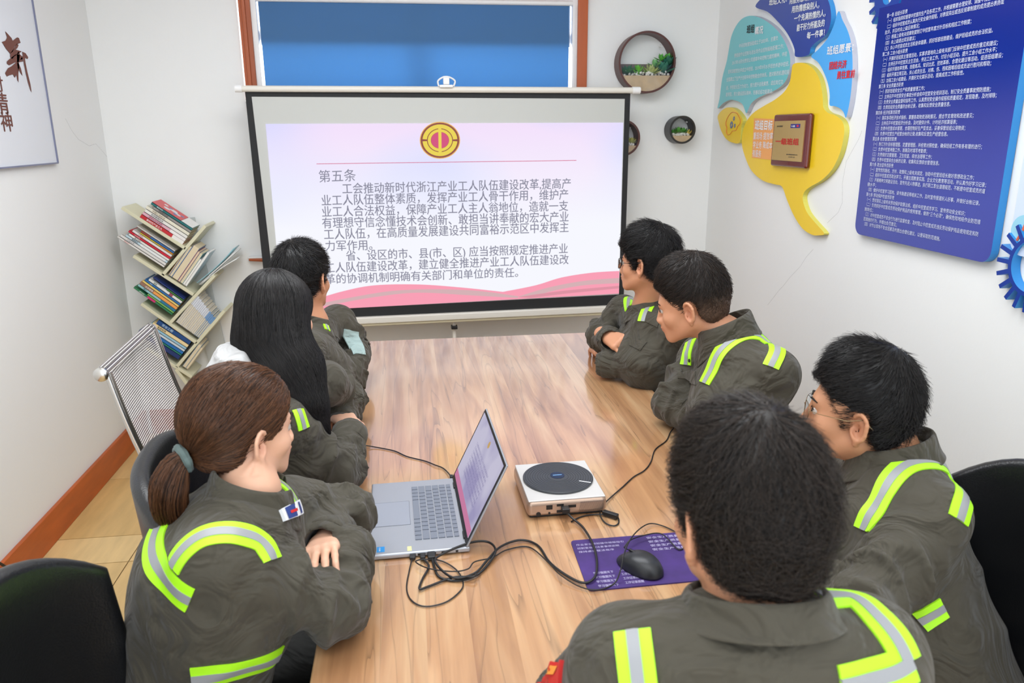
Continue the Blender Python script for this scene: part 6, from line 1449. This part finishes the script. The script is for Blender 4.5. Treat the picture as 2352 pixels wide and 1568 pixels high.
# long straight black hair
O, R, s = w2['O'], w2['R'], w2['s']; T2 = w2['T']
ch = [T2(0, -.03, .04), T2(0, -.045, -.04), K(665, 850, Y=1.98), K(700, 930, Y=1.94), K(748, 990, Y=1.93)]
f = Field(np.min(ch, axis=0)-.15, np.max(ch, axis=0)+.15, .006)
f.ell(T2(0, -.020, .048), np.array([.088, .108, .102])*s, R, .01); f.ell(T2(0, .022, .052), np.array([.078, .080, .074])*s, R, .02)
for a_, b_, ra, rb in ((ch[0], ch[1], .092, .098), (ch[1], ch[2], .098, .092), (ch[2], ch[3], .090, .062), (ch[3], ch[4], .060, .014)): f.cone(a_, b_, ra, rb, .03, flat=(R[:, 1], 1.25))
X_ = (np.arange(f.n[0])*f.h+f.lo[0])[:, None, None]-O[0]; Y_ = (np.arange(f.n[1])*f.h+f.lo[1])[None, :, None]-O[1]; Z_ = (np.arange(f.n[2])*f.h+f.lo[2])[None, None, :]-O[2]
ly = X_*R[0, 1]+Y_*R[1, 1]+Z_*R[2, 1]; lz = X_*R[0, 2]+Y_*R[1, 2]+Z_*R[2, 2]
f.D = np.maximum(f.D, np.where(lz > -.13, np.minimum(ly-np.clip(.050+lz*.45, .035, .088), .1), -1).astype(np.float32))
V, Q = f.mesh(2); bv = BVHTree.FromPolygons([tuple(v) for v in V], [tuple(int(i) for i in q) for q in Q])
cen = V[Q].mean(1); nr = np.cross(V[Q][:, 2]-V[Q][:, 0], V[Q][:, 3]-V[Q][:, 1]); ar_ = np.linalg.norm(nr, axis=1); nr /= ar_[:, None]+1e-9; rg = np.random.default_rng(8); nS = 9000; pi_ = rg.choice(len(cen), nS, p=ar_/ar_.sum()); S_ = 9
st = np.zeros((nS, S_, 3)); nn = np.zeros((nS, S_, 3)); chn = np.array(ch)
for i in range(nS):
    p = cen[pi_[i]]+rg.normal(0, .002, 3); n = nr[pi_[i]]; L_ = rg.uniform(.12, .30)/(S_-1); j_ = rg.normal(0, .035, 3)
    for k in range(S_):
        h_ = bv.find_nearest(Vector(p)); p = np.array(h_[0]); n = np.array(h_[1]); st[i, k] = p+n*(.001+.0022*rg.uniform(.6, 1)*(k/S_)); nn[i, k] = n
        l_ = (p-O)@R; 
        if l_[2] > -.02: d_ = R@np.array([l_[0]*7, l_[1]*3-.2, -1.0])
        else:
            z_ = p[2]; js = [m_ for m_ in range(1, 4) if chn[m_+1][2] <= z_ <= chn[m_][2]]; m_ = js[0] if js else 3; d_ = nrmz(chn[m_+1]-chn[m_])
        d_ = d_+j_; d_ = d_-n*(d_@n); p = p+nrmz(d_)*L_
        if p[2] < chn[4][2]-.02: p[2] = chn[4][2]-.02
hair_object(w2['root'], V, Q, [(st, nn, rg.uniform(0, 1, nS), .0007)], M['hblack'])
# pale grey hood
f = Field(K(500, 800, Y=2.0)-np.array([.2, .25, .2]), K(560, 800, Y=2.0)+np.array([.25, .25, .2]), .006); nb = w2['N']; bR = w2['bR']
arc = [nb+bR@np.array([.115*math.sin(a), -.11*math.cos(a)-.02, .045+.02*math.cos(a)]) for a in np.linspace(-1.9, .35, 9)]
for a_, b_ in zip(arc[:-1], arc[1:]): f.cone(a_, b_, .036, .036, .02, wr=(.006, 60, .5, 2, 1))
f.cone(nb+bR@np.array([-.05, -.14, .0]), nb+bR@np.array([.03, -.14, .0]), .05, .05, .03); f.cone(nb+bR@np.array([0, -.125, .01]), nb+bR@np.array([0, -.14, -.10]), .06, .04, .03, wr=(.008, 50, .5, 2, 3))
V, Q = f.mesh(1); quads_obj('hood', V, Q, cloth('grey_fleece', srgb(196, 196, 196), .95), w2['root'])

# reflective strips, badges, flaps and snaps
strips(w1, [[(378, 1188), (354, 1240), (358, 1290), (388, 1335), (438, 1378)], [(396, 1300), (425, 1258), (470, 1228), (540, 1222), (598, 1242), (626, 1285)], dict(p=[(628, 1088), (655, 1118), (680, 1160)], w=.04), [(440, 1560), (520, 1548), (590, 1528), (640, 1508)]], .050)
strips(w2, [dict(p=[(684, 940), (692, 962), (698, 985)], w=.035)]); strips(m3, [dict(p=[(738, 720), (746, 738), (752, 758)], w=.024)])
strips(m4, [[(1454, 658), (1447, 682), (1444, 706)], dict(p=[(1508, 676), (1492, 700), (1477, 738)], w=.045)], .045)
strips(m5, [[(1587, 782), (1578, 812), (1576, 838)], [(1618, 880), (1647, 817), (1689, 777), (1720, 768), (1748, 776), (1768, 790)], [(1766, 722), (1777, 748), (1787, 775), (1786, 805), (1770, 842)]], .046)
strips(m6, [[(1984, 1218), (2013, 1163), (2043, 1107), (2080, 1070), (2127, 1058), (2170, 1072), (2201, 1100)], [(2213, 1078), (2219, 1110), (2214, 1152), (2202, 1194)], dict(p=[(2112, 1427), (2138, 1412), (2167, 1394)], w=.045)], .048)
strips(m7, [[(1452, 1448), (1457, 1490), (1462, 1530), (1468, 1580)], [(1889, 1348), (1946, 1370), (2012, 1417), (2056, 1468), (2082, 1520)], [(2092, 1520), (2050, 1545), (1990, 1562), (1930, 1575)]], .046)
wtc = mat('badge_white', srgb(230, 232, 236), rough=.6); blc = mat('badge_blue_cloth', srgb(40, 62, 130), rough=.6); rdc = mat('badge_red_cloth', srgb(206, 36, 34), rough=.6)
b_, G = patch('chest_badge', w1['bvh'], [(640, 1172), (680, 1150), (689, 1180), (650, 1198)], wtc, w1['root'], w1['guide'], off=.006)
def on_patch(name, G, u0, v0, u1, v1, m, par, lift=.0015):
    def at(u, v):
        n = len(G)-1; x, y = u*n, v*n; i, j = min(int(y), n-1), min(int(x), n-1); fy, fx = y-i, x-j
        return (G[i, j]*(1-fx)+G[i, j+1]*fx)*(1-fy)+(G[i+1, j]*(1-fx)+G[i+1, j+1]*fx)*fy
    nr_ = np.cross(G[0, -1]-G[0, 0], G[-1, 0]-G[0, 0]); nr_ /= np.linalg.norm(nr_); nr_ = nr_ if nr_@(CAM-G[0, 0]) > 0 else -nr_
    V = []; m_ = 4
    for i in range(m_+1):
        for j in range(m_+1): V.append(at(u0+(u1-u0)*j/m_, v0+(v1-v0)*i/m_)+nr_*lift)
    return quads_obj(name, V, [(i*5+j, i*5+j+1, i*5+j+6, i*5+j+5) for i in range(4) for j in range(4)], m, par)
on_patch('badge_band', G, .05, .08, .95, .45, blc, b_); on_patch('badge_spot', G, .42, .2, .62, .5, rdc, b_, .0022); on_patch('badge_line', G, .1, .68, .9, .80, blc, b_)
b_, G = patch('sleeve_badge', m7['bvh'], [(1238, 1572), (1272, 1522), (1296, 1516), (1290, 1572)], rdc, m7['root'], m7['guide'], off=.004); on_patch('badge_mark', G, .3, .4, .7, .8, mat('badge_gold', srgb(240, 150, 60), rough=.6), b_)
teal_ = cloth('pale_teal_reflective', srgb(160, 182, 180), .5)
patch('sleeve_panel', m3['bvh'], [(790, 755), (822, 762), (838, 815), (812, 815)], teal_, m3['root'], m3['guide'], off=.003)
for p_, cs in ((m4, [[(1489, 715), (1522, 725), (1511, 752), (1479, 737)], [(1458, 776), (1486, 786), (1471, 806), (1446, 793)]]), (m5, [[(1565, 845), (1599, 853), (1599, 884), (1558, 870)]])):
    for c_ in cs: patch('pocket_flap', p_['bvh'], c_, M['olive'], p_['root'], p_['guide'], off=.001, thick=.003)
for p_, q in ((m5, (1585, 828)), (m4, (1373, 783)), (m3, (743, 742))):
    a_ = on_jacket(p_['bvh'], q, p_['guide']); n_ = np.array(p_['bvh'].find_nearest(Vector(a_))[1]); MB().lathe([(.007, 0), (.006, .002), (.002, .0028)], a_+n_*.002, axis=n_, n=14).build('snap_button', M['button'], p_['root'], smooth=True)
glasses(m4['root'], m4['T'], m4['R'], m4['s'], M['black'], M['lens'], dy=.106)
glasses(m6['root'], m6['T'], m6['R'], m6['s'], mat('thin_gold', srgb(150, 130, 100), rough=.25, metal=1), M['lens'], dy=.106, rimr=.0008)
